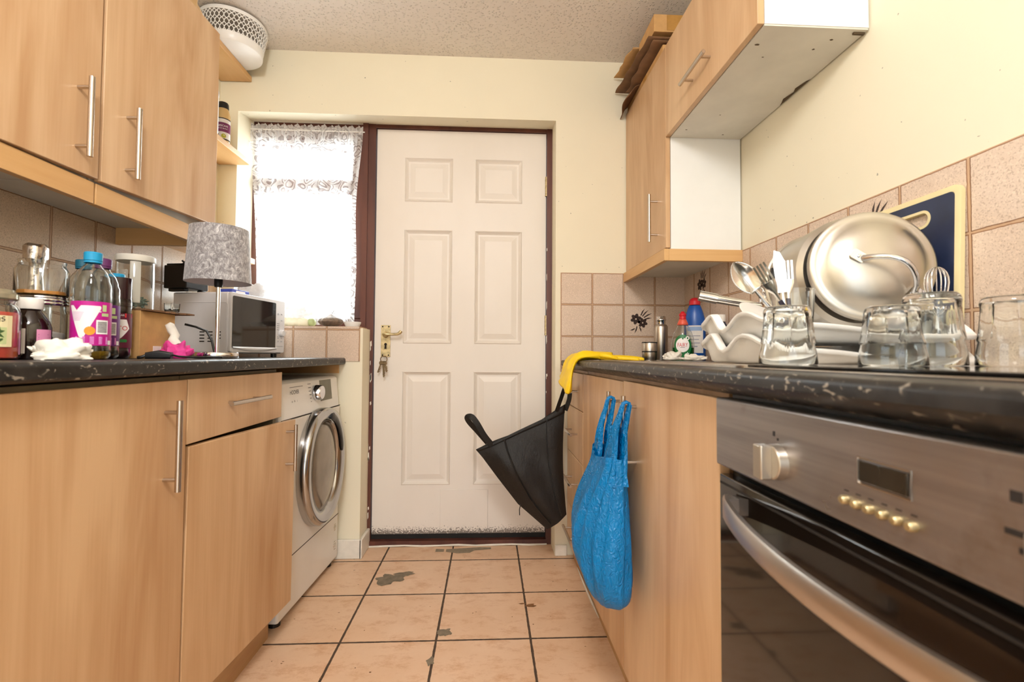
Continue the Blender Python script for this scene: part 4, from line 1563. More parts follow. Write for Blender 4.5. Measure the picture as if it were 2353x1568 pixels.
# basket, jars on the wall shelves
BX, BY, BZ = -1.118, 2.078, 2.2335
t = thing('white_basket', 'round white plastic basket with lattice sides on the top shelf under the ceiling', 'basket', (BX, BY, BZ))
h0, h1, r0_, r1_ = .030, .112, .117, .131
b = B().lathe([(0, .001), (.112, .001), (.115, .004), (r0_, h0), (r0_ + .001, h0 + .006), (r0_ - .003, h0 + .006), (.112, .006), (0, .006)], n=64)
obj('base', b, WHITEP, t, smooth=50)
b = B().lathe([(r1_ - .002, h1), (r1_ + .002, h1), (r1_ + .003, h1 + .004), (r1_ + .001, h1 + .016), (r1_ - .002, h1 + .016), (r1_ - .002, h1)], n=64)
obj('rim', b, WHITEP, t, smooth=50)
b = B()
NB = 44
for k in range(NB):
    for sg in (1, -1):
        pts = []
        for i in range(29):
            s = i / 28
            a = 2 * PI * (k / NB) + sg * (2 * PI / NB * 3.5) * s + .018 * sin(s * 7 * PI) * sg
            r = r0_ + (r1_ - r0_) * s
            pts.append((r * cos(a), r * sin(a), h0 + .003 + (h1 - h0) * s))
        b.tube(pts, .0019, 5, cap=False)
obj('lattice', b, WHITEP, t)
for k, (dx, dy, c_, lab) in enumerate(((-.02, -.045, C(34, 28, 28), 'black folded cloth seen through the lattice of the white basket'), (.035, .03, C(120, 22, 40), 'dark red cloth seen through the lattice of the white basket'))):
    crumple('folded_cloth', lab, 'cloth', BX + dx, BY + dy, BZ + .0065, .052, .040, .050, mat('basket_cloth_%d' % k, c_, .9, var=.2), 4.4 + k, sharp=.5)
t = thing('coffee_jar', 'coffee jar with black lid and plum-coloured label on the shelf beside the window', 'jar', (-1.142, 2.058, 1.8385), face_cam(-1.142, 2.058))
obj('jar', B().lathe([(0, 0), (.026, 0), (.028, .004), (.028, .115), (.0225, .136), (.021, .142), (0, .142)], n=36), mat('coffee_jar_gold', C(212, 178, 122), .25, .1, var=.12, ns=5, stretch=(1, 1, .2)), t)
b = B().lathe([(0, .142), (.0215, .142), (.022, .146), (.021, .164), (.018, .170), (0, .170)], n=30)
obj('lid', b, BLACKP, t)
b = B()
patch(b, .0281, -.05, .05, .006, .092, n=30)
b.cur = 1
patch(b, .0281, -.05, .05, .036, .076, off=.0006, n=30)
b.cur = 2
patch(b, .0281, -.05, .05, .092, .096, off=.0006, n=30)
patch(b, .0281, -.05, .05, .003, .008, off=.0006, n=30)
b.cur = 3
f = wrap(.0281, 0, -90, .0010)
b.text('NESCAFÉ', .0105, lambda u, v: f(u * .95, v + .061))
b.text('GOLD BLEND', .006, lambda u, v: f(u, v + .050))
b.cur = 4
b.poly([f(.004 + .009 * cos(2 * PI * q / 20), .019 + .009 * sin(2 * PI * q / 20)) for q in range(20)])
b.cur = 2
b.poly([f(-.018 + .004 * cos(2 * PI * q / 20), .021 + .008 * sin(2 * PI * q / 20)) for q in range(20)])
obj('paper_label', b, [PALE, mat('plum_label', C(122, 44, 92), .45, var=.2), INK, WHITE_INK, mat('olive_print', C(172, 170, 44), .5, var=.15)], t, smooth=0)
t = thing('white_canister', 'white lidded canister on the shelf between coffee jar and wall cupboard', 'canister', (-1.150, 1.962, 1.8385))
obj('body', B().lathe([(0, 0), (.036, 0), (.038, .003), (.038, .155), (0, .155)], n=36), WHITEP, t)
obj('lid', B().lathe([(0, .1555), (.0395, .1555), (.0395, .172), (.034, .182), (0, .184)], n=36), mat('grey_white_lid', C(214, 212, 210), .4), t)

# ---------------------------------------------------------------- things on the right worktop
ZR = TR + .0005
ZH = TR + .0085        # top of the hob glass
ZS = TR + .0065        # top of the sink drainer


def tumbler(label, x, y, z, h, r0, r1, flutes=9, seed=0):
    """upturned tumbler: thick base on top, fluted waist, wider mouth below"""
    b = B()
    k = PI / flutes
    def fl(a, zz):
        if zz < h * .36 or zz > h * .985:
            return 1
        w = min(1, (zz - h * .36) / .006)
        q = (a % (2 * k)) - k
        return 1 - w * .055 * (1 - abs(q) / k) ** .6 if abs(q) < k else 1
    outer = [(r0, .0015), (r0 - .001, h * .18), (r0 - .004, h * .34), (r0 - .002, h * .37), (r0 + (r1 - r0) * .45, h * .5), (r0 + (r1 - r0) * .75, h * .75), (r1 + .0015, h * .90), (r1, h * .96), (r1 - .004, h), (0, h)]
    w_ = .0016
    prof = [(0, h - .009), (r1 - .006, h - .009), (r1 - .0025, h - .013)] + [(r - w_, z) for r, z in outer[5:1:-1]] + [(r0 - .001 - w_, h * .18), (r0 - w_, .002), (r0 - .0008, 0)] + outer
    b.lathe(prof, n=flutes * 8, fn=None)
    # pressed flutes
    for i, p in enumerate(b.v):
        rr = math.hypot(p.x, p.y)
        if rr > 1e-6 and h * .37 < p.z < h * .88:
            a = math.atan2(p.y, p.x) % (2 * k)
            q = abs(a - k) / k
            f_ = 1 - .095 * (1 - q) ** .5
            b.v[i] = V((p.x * f_, p.y * f_, p.z))
    o = obj('drinking_glass', b, GLASS, loc=(x, y, z), rz=seed, smooth=50)
    return tag(o, label, 'glass', 'upturned glasses on the hob')


tumbler('upturned fluted glass in front of the cutlery, leftmost on the hob', .466, .718, ZH, .090, .0405, .032, 9, .1)
tumbler('upturned fluted glass under the pot lid handle, second from left on the hob', .592, .668, ZH, .087, .0415, .032, 9, .3)
tumbler('tall upturned glass in front of the whisk, third from left on the hob', .680, .695, ZH, .110, .0415, .034, 8, .2)
tumbler('upturned glass standing apart at the right end of the row on the hob', .762, .652, ZH, .102, .0415, .034, 9, .5)
# two stacked wavy dish drainers
def drainer(label, z, zlip, depth, grp):
    t = thing('dish_drainer', label, 'dish drainer', (.712, 1.0, z), rad(-3), grp)
    x0_, x1_, y0_, y1_ = -.185, .193, -.195, .205
    out = rrect(x0_, x1_, y0_, y1_, .055, 10)
    # walk round the outline finely
    fine = []
    for (a, c), (a2, c2) in zip(out, out[1:] + out[:1]):
        n_ = max(1, int(math.hypot(a2 - a, c2 - c) / .012))
        for i in range(n_):
            fine.append((a + (a2 - a) * i / n_, c + (c2 - c) * i / n_))

    def lift(x, y):
        # the long sides rise and dip by the carrying handle at the far end
        s = (y1_ - y) / (y1_ - y0_)
        wave = interp([(0, .0), (.10, .012), (.24, .030), (.40, -.010), (.62, .022), (.85, .010), (1.0, .0)], s)
        side = smoothstep((abs(x - (x0_ + x1_) / 2) - .07) / .08)
        near = -.020 * smoothstep((x + .15) / .25) * smoothstep((s - .8) / .15) - .010 * smoothstep((s - .7) / .2)
        return wave * side + near

    def ring(ins, dz, follow):
        r = []
        for x, y in fine:
            cx_, cy_ = (x0_ + x1_) / 2, (y0_ + y1_) / 2
            dx, dy = x - cx_, y - cy_
            L = math.hypot(dx, dy)
            q = 1 - ins / L
            r.append((cx_ + dx * q, cy_ + dy * q, dz + lift(x, y) * follow))
        return r
    b = B()
    b.loft([ring(.034, .0, 0), ring(.026, .004, 0), ring(.016, zlip - .016, .9), ring(.010, zlip - .006, 1), ring(.003, zlip - .010, 1), ring(0, zlip - .008, 1), ring(0, zlip - .002, 1), ring(.006, zlip, 1), ring(.016, zlip, 1), ring(.022, zlip - .010, .9), ring(.032, .008, 0), ring(.038, .0035, 0)], True, True)
    obj('tray', b, WHITEP, t, smooth=60)
    return t


drainer('lower white plastic dish drainer with wavy rim standing on the sink', ZS, .040, .04, 'stacked dish drainers')
drainer('upper white plastic dish drainer with wavy rim, loaded with pot lid and cutlery', ZS + .042, .044, .04, 'stacked dish drainers')
ZD = ZS + .042 + .0042     # floor of the upper drainer
# a white plate leaning in the far end of the drainer
b = B()
b.lathe([(0, 0), (.045, 0), (.078, .008), (.082, .011), (.078, .012), (.045, .004), (0, .004)], n=48)
b.xf(M.Rotation(rad(38), 4, 'X') @ M.Rotation(0, 4, 'Z'))
b.xf(M.Rotation(rad(28), 4, 'Z'))
lowest = min(p.z for p in b.v)
tag(obj('white_plate', b, WHITEP, loc=(.662, 1.085, ZD - lowest + .0005), smooth=50), 'white plate standing at the far end of the upper dish drainer behind the cutlery', 'plate')

# big aluminium pot lid, facing the photographer, and the pan behind it
def facing(n, up=(0, 0, 1)):
    z = V(n).normalized()
    x = V(up).cross(z).normalized()
    return M((x, z.cross(x), z)).transposed().to_4x4()


LR = .1165
LC = V((.797, .945, 1.128))
t = thing('pot_lid', 'large aluminium pot lid with strap handle standing in the dish drainer', 'lid', tuple(LC))
FM = facing((-.27, -.95, .10))
b = B()
b.lathe([(LR - .004, -.016), (LR, -.016), (LR + .001, -.006), (LR, .0), (LR - .004, .003), (LR - .010, .003), (LR - .018, .004), (LR - .028, .013), (LR * .55, .026), (LR * .25, .030), (0, .031), (0, .0285), (LR * .55, .0235), (LR - .029, .0105), (LR - .019, .0015), (LR - .005, 0), (LR - .004, -.016)], n=72)
b.xf(FM)
obj('lid', b, ALU, t, smooth=40)
b = B()
P0, P1 = V((-.030, .006, .030)), V((.060, -.062, .021))
d_ = (P1 - P0)
pts = []
for i in range(15):
    s = i / 14
    bow = sin(PI * s)
    side = V((d_.y, -d_.x, 0)).normalized() * (-.020 * bow)
    pts.append(P0 + d_ * s + side + V((0, 0, .036 * bow ** .6 + .004)))
b.tube(pts, [.0075] + [.0055] * 13 + [.0075], 10, flat=.7, up=(0, 0, 1))
b.xf(FM)
obj('handle', b, CHROME, t, smooth=60)
for p in (P0, P1):
    b = B()
    c = p - d_.normalized() * (.010 if p is P0 else -.010)
    b.prism(rrect(-.014, .014, -.010, .010, .004), 2, -.001, .004)
    b.xf(FM @ M.Translation(c) @ M.Rotation(math.atan2(d_.y, d_.x), 4, 'Z'))
    k = b.mark()
    b.lathe([(.004, .004), (.0035, .0065), (0, .0075)], n=12)
    b.xf(FM @ M.Translation(c), k)
    obj('handle_foot', b, CHROME, t, smooth=50)
t = thing('saucepan', 'large aluminium saucepan lying on its side behind the pot lid', 'pan', (.810, 1.075, 1.118))
FP = facing((.10, .98, -.06))
PR = .124
b = B()
b.lathe([(0, -.085), (PR - .010, -.085), (PR, -.075), (PR, .055), (PR + .004, .058), (PR + .004, .062), (PR - .001, .062), (PR - .003, .055), (PR - .003, -.074), (PR - .012, -.082), (0, -.082)], n=64)
b.xf(FP)
obj('pan_body', b, ALU, t, smooth=40)
b = B()
b.tube([(PR - .004, .025, .0), (PR + .010, .025, .0), (PR + .016, .0, .0), (PR + .010, -.025, .0), (PR - .004, -.025, .0)], .008, 10)
b.xf(FP)
obj('side_handle', b, BLACKP, t)

# chopping board against the right wall
t = thing('chopping_board', 'navy chopping board with cream edge and grip slot, leaning on the right tiled wall', 'chopping board', (.9215, .885, TR + .0072))
BH, BW, th = .362, .250, .009


def board(bw0, bw1, z0, z1, rr, hole, x0, x1):
    o = rrect(bw0, bw1, z0, z1, rr, 5)
    i = rrect(*hole, (hole[3] - hole[2]) / 2 - .0002, 6)
    bm = bmesh.new()
    for L in (o, i):
        vs = [bm.verts.new((x0, a, c)) for a, c in L]
        for a, c in zip(vs, vs[1:] + vs[:1]):
            bm.edges.new((a, c))
    bmesh.ops.triangle_fill(bm, edges=bm.edges[:], use_beauty=True)
    fs = bm.faces[:]
    ex = bmesh.ops.extrude_face_region(bm, geom=fs)
    bmesh.ops.translate(bm, vec=(x1 - x0, 0, 0), verts=[g for g in ex['geom'] if isinstance(g, bmesh.types.BMVert)])
    b = B()
    bm.verts.index_update()
    b.add([v.co.copy() for v in bm.verts], [[v.index for v in f.verts] for f in bm.faces])
    bm.free()
    return b


hole = (.070, .170, BH - .066, BH - .038)
LEAN = M.Rotation(rad(2.0), 4, 'Y')
b = board(.012, BW - .012, .012, BH - .012, .012, (hole[0] - .004, hole[1] + .004, hole[2] - .004, hole[3] + .004), -.0006, th - .002)
b.xf(LEAN)
obj('board', b, mat('navy_board', C(34, 44, 72), .4, var=.25, ns=14), t, smooth=30)
CREAMP = mat('cream_plastic', C(232, 216, 168), .4, var=.04)
b = B()
b.loft([[(x, a, c) for a, c in L] for x, L in ((0, rrect(0, BW, 0, BH, .016, 6)), (th, rrect(0, BW, 0, BH, .016, 6)), (th, rrect(.012, BW - .012, .012, BH - .012, .010, 6)), (-.001, rrect(.012, BW - .012, .012, BH - .012, .010, 6)), (-.001, rrect(.002, BW - .002, .002, BH - .002, .016, 6)), (0, rrect(0, BW, 0, BH, .016, 6)))], True, False)
b.xf(LEAN)
obj('edge_band', b, CREAMP, t, smooth=30)
b = B()
b.loft([[(x, a, c) for a, c in rrect(hole[0] - q, hole[1] + q, hole[2] - q, hole[3] + q, (hole[3] - hole[2]) / 2 + q - .0002, 8)] for x, q in ((-.0015, .006), (th, .006), (th, .0), (-.0015, .0), (-.0015, .006))], True, False)
b.xf(LEAN)
obj('grip_slot', b, CREAMP, t, smooth=30)

# cutlery standing in a glass in the drainer
CGX, CGY = .604, .912
o = tag(obj('cutlery_glass', shell([(0, 0), (.030, 0), (.033, .004), (.038, .100)], .0022), GLASS, loc=(CGX, CGY, ZD + .0005)), 'upright clear glass holding the cutlery in the upper dish drainer', 'glass')
CUT = mat('polished_cutlery', C(222, 218, 212), .14, 1, var=.06)
CUTD = mat('cutlery_handle', C(66, 62, 78), .25, .6, var=.1)


def place_cut(t, base, tip, face):
    """local +Z runs from base to tip, local -Y looks at the viewer"""
    z = (V(tip) - V(base)).normalized()
    y = -(V(face) - z * V(face).dot(z)).normalized()
    x = y.cross(z)
    m = M((x, y, z)).transposed().to_4x4()
    m.translation = V(base)
    return m


def cutlery(name, label, base, tip, face, dark=False):
    t = thing(name, label, name, base)
    m = M.Translation(-V(base)) @ place_cut(t, base, tip, face)
    L = (V(tip) - V(base)).length
    b = B()
    hl = L * .52
    b.loft([[(w * cos(a), .0016 * sin(a), z) for a in [2 * PI * j / 12 for j in range(12)]] for z, w in ((0, .004), (.006, .008), (hl * .5, .0065), (hl, .0042))])
    b.xf(m)
    obj('handle', b, CUTD if dark else CUT, t, smooth=60)
    b = B()
    if name == 'spoon':
        n = 14
        b.loft([[(.0036 * cos(a), .0015 * sin(a), z) for a in [2 * PI * j / 10 for j in range(10)]] for z in (hl - .002, L - .072)])
        def bowl(u, v):
            s, c = v, (u - .5) * 2
            w = .0235 * (sin(PI * min(1, s * .92 + .08)) ** .62)
            return (c * w, .008 * (1 - c * c) * sin(PI * s) - .001, L - .074 + .074 * s)
        b.grid(bowl, 12, 16)
    elif name == 'fork':
        b.loft([[(w * cos(a), .0014 * sin(a), z) for a in [2 * PI * j / 10 for j in range(10)]] for z, w in ((hl - .002, .004), (L - .068, .0042), (L - .058, .009), (L - .048, .0118), (L - .040, .012))])
        for q in range(4):
            x = -.0096 + q * .0064
            b.box(x - .0019, x + .0019, -.0008, .0008, L - .0405, L - .001)
    else:
        pr = [(-.008, hl), (.009, hl), (.012, L * .7), (.012, L * .86), (.005, L * .97), (-.005, L), (-.0095, L * .86)]
        b.prism([(x, z) for x, z in pr], 1, -.0007, .0007)
    b.xf(m)
    obj('blade' if name == 'knife' else 'bowl' if name == 'spoon' else 'prongs', b, CUT, t, smooth=40, solid=.0008 if name == 'spoon' else 0)
    return t


FCE = (-.45, -.88, .1)
zb_ = ZD + .004
cutlery('spoon', 'large spoon tipping to the left in the cutlery glass', (CGX + .008, CGY + .004, zb_), (.492, .93, 1.126), FCE)
cutlery('fork', 'fork with dark handle leaning left in front of the spoon', (CGX + .012, CGY - .012, zb_), (.512, .875, 1.112), FCE, True)
cutlery('knife', 'table knife standing upright in the middle of the cutlery glass', (CGX - .006, CGY + .006, zb_), (.580, .925, 1.152), FCE)
cutlery('fork', 'fork standing upright to the right of the knife', (CGX + .004, CGY + .014, zb_), (.606, .935, 1.134), FCE, True)

# whisk
WX, WY = .856, .862
tag(obj('whisk_glass', shell([(0, 0), (.024, 0), (.026, .004), (.031, .088)], .0022, 32), GLASS, loc=(WX, WY, ZD + .0005)), 'upright clear glass holding the whisk in the near corner of the upper dish drainer', 'glass')
t = thing('whisk', 'wire balloon whisk standing between pot lid and chopping board', 'whisk', (WX - .003, WY - .011, ZD + .004))
b = B()
b.tube([(.003, .010, .004), (.003, .011, .03), (.003, .012, .056)], [.008, .009, .006], 10)
obj('handle', b, STEELH, t)
b = B()
for k in range(8):
    a = PI * k / 8
    pts = []
    for i in range(17):
        s = PI * i / 16
        zz_ = .055 + .082 * sin(s) ** .8 if sin(s) > 1e-6 else .055
        x = .029 * cos(s) * sin(s) ** .5 if sin(s) > 1e-6 else 0
        pts.append((.003 + x * cos(a), .012 + x * sin(a), zz_))
    b.tube(pts, .0010, 6)
obj('wire_loops', b, CHROME, t)

# far end of the worktop: flask, cup, washing-up liquid, bleach
t = thing('vacuum_flask', 'steel vacuum flask without its cup standing by the tiled end wall', 'flask', (.772, 2.09, ZR))
b = B().lathe([(0, 0), (.029, 0), (.030, .002), (.030, .150), (.027, .160), (.023, .163), (0, .163)], n=36)
obj('body', b, STEEL, t, smooth=50)
b = B().lathe([(0, .163), (.021, .163), (.021, .178), (.023, .180), (.023, .186), (.021, .188), (.021, .196), (.019, .199), (0, .199)], n=32)
obj('stopper', b, CHROME, t, smooth=50)
t = thing('flask_cup', 'short steel cup with dark bands in front of the vacuum flask', 'cup', (.665, 1.93, ZS if False else ZR))
b = B().lathe([(0, 0), (.029, 0), (.0305, .002), (.0305, .036), (.0285, .0375), (.0285, .040), (.0305, .0415), (.0305, .074), (.029, .076), (0, .076)], n=36)
obj('cup', b, STEEL, t, smooth=50)
b = B().lathe([(.0300, .0745), (.0312, .0745), (.0312, .0785), (.0285, .0785), (0, .0785)], n=36)
obj('black_rim', b, BLACKP, t)
obj('black_band', B().lathe([(.0300, .0365), (.0308, .0365), (.0308, .041), (.0300, .041)], n=36), BLACKP, t)

FX, FY = .795, 1.905
t = thing('washing_up_liquid', 'green washing-up liquid bottle with red cap beside the dish drainers', 'bottle', (FX, FY, ZR + .0001), face_cam(FX, FY))


def oval(prof, dy=.62, n=36):
    b = B().lathe(prof, n=n)
    b.v = [V((p.x, p.y * dy, p.z)) for p in b.v]
    return b


fprof = [(0, 0), (.036, 0), (.040, .004), (.0435, .03), (.0445, .065), (.042, .095), (.034, .120), (.024, .138), (.019, .150), (.0165, .156)]
b = oval(fprof + [(r - .0015, max(z, .0015)) for r, z in fprof if r > 0][::-1] + [(0, .0015)])
obj('bottle', b, PET, t, smooth=60)
b = oval([(0, .002), (.034, .002), (.0382, .005), (.0417, .03), (.0425, .056), (0, .056)])
obj('liquid', b, mat('green_liquid', C(16, 120, 52), .06, var=.05, trans=.55, ior=1.35), t, smooth=60)
b = oval([(.0195, .148), (.022, .150), (.020, .157), (.016, .166), (.0135, .172), (0, .172)], .8)
obj('neck_cover', b, mat('orange_red_neck', C(222, 92, 70), .3, var=.15, ns=60), t, smooth=60)
b = B().lathe([(0, .172), (.013, .172), (.0135, .176), (.012, .184), (.0145, .187), (.0145, .194), (.010, .197), (.006, .204), (0, .205)], n=24)
obj('cap', b, RED, t, smooth=50)
b = B()


def fz(z):
    for (r0_a, z0_a), (r1_a, z1_a) in zip(fprof[1:], fprof[2:]):
        if z <= z1_a:
            return r0_a + (r1_a - r0_a) * (z - z0_a) / (z1_a - z0_a)
    return fprof[-1][0]


def onbottle(off):
    def f(u, v):
        r = fz(v)
        a = max(-1.5, min(1.5, u / r))
        return ((r + off) * sin(a), -(r * .62 + off) * cos(a), v)
    return f


cir = lambda cx, cy, rx, ry, n=30: [(cx + rx * cos(2 * PI * q / n), cy + ry * sin(2 * PI * q / n)) for q in range(n)]
scan(b, onbottle(.0005), cir(0, .063, .036, .046), 40)
b.cur = 1
scan(b, onbottle(.0010), cir(-.001, .066, .027, .029), 34)
b.cur = 2
f = onbottle(.0016)
b.text('FAIRY', .0195, lambda u, v: f(u * .78 - .001, v * 1.15 + .066))
b.cur = 3
scan(b, onbottle(.0014), cir(-.001, .0565, .010, .0007), 2)
b.cur = 1
scan(b, onbottle(.0012), cir(.018, .094, .008, .008), 14)
b.cur = 0
scan(b, onbottle(.0018), cir(.018, .094, .0032, .004), 8)
scan(b, onbottle(.0014), cir(0, .094, .0035, .005), 8)
b.cur = 1
for q in range(5):
    a = 2 * PI * q / 5 + .3
    scan(b, onbottle(.0012), [(.018 + .009 * cos(a), .030 + .009 * sin(a)), (.018 + .003 * cos(a + .9), .030 + .003 * sin(a + .9)), (.018 + .003 * cos(a - .9), .030 + .003 * sin(a - .9))], 8)
obj('printed_label', b, [mat('dark_green_label', C(20, 110, 54), .4, var=.06), WHITE_INK, RED, INK], t, smooth=0)

BLX, BLY = .872, 1.965
t = thing('bleach_bottle', 'blue bleach bottle with red cap behind the washing-up liquid', 'bottle', (BLX, BLY, ZR), face_cam(BLX, BLY))
b = oval([(0, 0), (.040, 0), (.043, .004), (.043, .150), (.041, .175), (.034, .205), (.026, .228), (.022, .236), (0, .238)], .75)
obj('bottle', b, mat('blue_bottle_plastic', C(24, 84, 168), .3, var=.05), t, smooth=50)
b = B().lathe([(0, .238), (.0225, .238), (.0225, .252), (.019, .262), (.012, .268), (0, .270)], n=28)
obj('cap', b, RED, t, smooth=50)
b = B()
for m_, (u0, u1, v0, v1), of in ((0, (-.036, .036, .035, .150), .0006), (1, (-.028, .010, .060, .064), .001), (1, (-.028, .020, .075, .078), .001), (1, (-.028, .016, .090, .093), .001), (1, (-.028, .022, .105, .108), .001), (2, (-.030, .030, .128, .145), .001)):
    b.cur = m_
    b.grid(lambda q, w: ((.043 + of) * sin((u0 + (u1 - u0) * q) / .043), -(.043 * .75 + of) * cos((u0 + (u1 - u0) * q) / .043), v0 + (v1 - v0) * w), 10, 1)
obj('paper_label', b, [PALE, mat('grey_print', C(150, 150, 164), .5), mat('pale_blue_print', C(150, 176, 214), .5)], t, smooth=0)
t = thing('white_capped_bottle', 'bottle with white cap just showing behind the dish drainers', 'bottle', (.902, 1.80, ZR))
obj('bottle', B().lathe([(0, 0), (.026, 0), (.028, .003), (.028, .13), (.016, .155), (.0, .157)], n=28), mat('dark_blue_plastic', C(30, 40, 70), .3), t, smooth=50)
obj('cap', B().lathe([(0, .157), (.017, .157), (.0175, .159), (.0175, .183), (0, .185)], n=28), WHITEP, t)
crumple('wet_cloth', 'crumpled white cloth in front of the washing-up liquid, nearer the yellow glove', 'cloth', .712, 1.80, ZS, .040, .03, .032, TISSUE, 6.1, rad(10), 'damp white cloths by the sink')
crumple('wet_cloth', 'smaller crumpled white cloth in front of the green bottle, nearer the dish drainer', 'cloth', .760, 1.72, ZS, .040, .024, .022, TISSUE, 8.4, rad(-15), 'damp white cloths by the sink')

# yellow rubber glove over the front edge
t = thing('rubber_glove', 'yellow rubber glove draped over the far front edge of the right worktop', 'glove', (.36, 1.96, TR))
b = B()
path = [(.500, 1.880, .934), (.450, 1.872, .937), (.405, 1.868, .938), (.370, 1.864, .936), (.340, 1.858, .930), (.320, 1.850, .906), (.312, 1.846, .878), (.308, 1.845, .850), (.303, 1.850, .822)]
rw = [.028, .042, .046, .050, .056, .064, .072, .080, .086]
rt2 = [.013, .017, .017, .016, .015, .013, .012, .014, .018]
rings = []
for i, p in enumerate(path):
    p = V(p)
    tg = (V(path[min(i + 1, 8)]) - V(path[max(i - 1, 0)])).normalized()
    wdir = V((0, 1, 0))
    nd = wdir.cross(tg).normalized()
    ring_ = []
    for j in range(36):
        a = 2 * PI * j / 36
        q = p + wdir * (rw[i] * cos(a) * (1 + .05 * sin(3 * a + i))) + nd * (rt2[i] * sin(a) * (1 + .3 * sin(2 * a + i * 1.3) + .2 * sin(5 * a + i * .9)))
        if i > 4:
            q.z += (i - 4) / 4 * .36 * (rw[i] * cos(a))
            q.x -= (i - 4) / 4 * .10 * max(0, rw[i] * cos(a))
        ring_.append(q)
    rings.append(ring_)
b.loft(rings, True, False)
b.jit(.008, 30)
b.v = [V((p.x, p.y, max(p.z, TR + .001) if p.x > .348 else p.z)) for p in b.v]
obj('cuff_and_hand', b, YELLOW, t, world=True, smooth=70, solid=.0016, sub=1)
for k, (pp, r_) in enumerate((([(.480, 1.915, .930), (.530, 1.930, .929), (.570, 1.925, .927), (.598, 1.915, .925)], .0105),
                              ([(.485, 1.895, .931), (.545, 1.902, .930), (.592, 1.895, .928), (.618, 1.882, .925)], .011),
                              ([(.485, 1.875, .931), (.545, 1.875, .931), (.594, 1.868, .928), (.614, 1.858, .925)], .011),
                              ([(.480, 1.858, .930), (.530, 1.850, .929), (.566, 1.842, .927), (.586, 1.832, .924)], .0095),
                              ([(.430, 1.845, .938), (.452, 1.828, .938), (.478, 1.822, .934), (.498, 1.828, .929)], .0115))):
    b = B()
    b.tube(pp[:1] + [V(pp[0]).lerp(V(pp[1]), .5)] + pp[1:] + [V(pp[-1]) + (V(pp[-1]) - V(pp[-2])) * .25], [r_, r_ * 1.05, r_, r_ * .95, r_ * .85, r_ * .45], 14, flat=.85)
    b.jit(.003, 40)
    b.v = [V((p.x, p.y, max(p.z, TR + .001))) for p in b.v]
    obj('thumb' if k == 4 else 'finger', b, YELLOW, t, world=True, smooth=70, sub=1)

# ---------------------------------------------------------------- bags hung on the handles
# black fabric bag on the drawer handles by the door
t = thing('black_bag', 'black fabric shopping bag hanging lopsided from the drawer handle by the door', 'bag', (.20, 2.03, .20))
YBG = 2.035
TLc, TRc, BRc, BLc = V((-.050, YBG, .535)), V((.331, YBG, .722)), V((.337, YBG - .01, .262)), V((.256, YBG, .196))
LFT = V((.02, YBG, .43))


def bagface(side):
    def fn(u, v):
        # u: left..right, v: bottom..top
        left = [BLc, V((.130, YBG, .305)), V((.040, YBG, .420)), V((-.020, YBG, .500)), TLc]
        i = min(3, int(v * 4))
        l = left[i].lerp(left[i + 1], v * 4 - i)
        r_ = BRc.lerp(TRc, v) + V((-.012 * sin(PI * v), 0, 0))
        p = l.lerp(r_, u)
        edge = min(1, 4 * u * (1 - u) * 1.6) * (.35 + .65 * min(1, (1 - abs(2 * v - .9)) * 1.6))
        fold = .010 * sin(u * 9 + v * 3) + .012 * MN.noise(p * 8)
        p.y += side * (.034 * max(0, edge)) + fold * edge
        if v == 1:
            p.z += .006 * sin(u * 8) - .012 * sin(PI * u)
        return p
    return fn


b = B()
b.grid(bagface(-1), 30, 24)
b.grid(bagface(1), 30, 24)
obj('pouch', b, BLACKBAG, t, world=True, smooth=80, keep=False)
b = B()
for s_ in (.28, .76):
    pts = [bagface(-1)(s_ + .03 * (1 - q / 12), 1 - q / 12 * .97) + V((0, -.003, 0)) for q in range(13)]
    b = B()
    b.tube(pts, .0045, 6, flat=.5)
    obj('seam_rib', b, BLACKBAG, t, world=True)
b = B()
b.grid(lambda u, v: bagface(-1)(u, .93 + .07 * v) + V((0, -.002 - .002 * sin(PI * v), .001)), 30, 3)
obj('hem', b, BLACKBAG, t, world=True, smooth=80, solid=.002)


def strap(pts, w, name='strap'):
    b = B()
    pts = [V(p) for p in pts]
    rings = []
    for i, p in enumerate(pts):
        tg = (pts[min(i + 1, len(pts) - 1)] - pts[max(i - 1, 0)]).normalized()
        wd = V((0, 1, 0)).cross(tg).normalized()
        wd = (wd * .8 + V((0, .5, 0))).normalized()
        nn = wd.cross(tg).normalized()
        rings.append([p + wd * w + nn * .0012, p - wd * w + nn * .0012, p - wd * w - nn * .0012, p + wd * w - nn * .0012])
    b.loft(rings)
    return b


def smooth_path(pts, n=6):
    pts = [V(p) for p in pts]
    out = []
    for i in range(len(pts) - 1):
        p0, p1, p2, p3 = pts[max(i - 1, 0)], pts[i], pts[i + 1], pts[min(i + 2, len(pts) - 1)]
        for k in range(n):
            s = k / n
            out.append(.5 * ((2 * p1) + (p2 - p0) * s + (2 * p0 - 5 * p1 + 4 * p2 - p3) * s * s + (3 * p1 - p0 - 3 * p2 + p3) * s ** 3))
    return out + [pts[-1]]


obj('strap', strap(smooth_path([(.020, YBG - .02, .555), (-.015, YBG - .03, .600), (-.045, YBG - .03, .650), (-.068, YBG - .02, .676), (-.088, YBG, .672), (-.080, YBG + .012, .650), (-.045, YBG + .02, .610), (.0, YBG + .015, .560)]), .013), BLACKBAG, t, world=True, smooth=60)
obj('strap', strap(smooth_path([(.292, YBG - .018, .700), (.312, YBG - .014, .755), (.326, YBG - .01, .793), (.337, YBG - .006, .803), (.3505, YBG, .795), (.350, YBG + .004, .750), (.334, YBG + .01, .700)]), .010), BLACKBAG, t, world=True, smooth=60)
obj('strap_end', B().tube([(.142, YBG - .006, .305), (.136, YBG - .012, .285), (.137, YBG - .012, .262)], .005, 6, flat=.4), BLACKBAG, t, world=True)

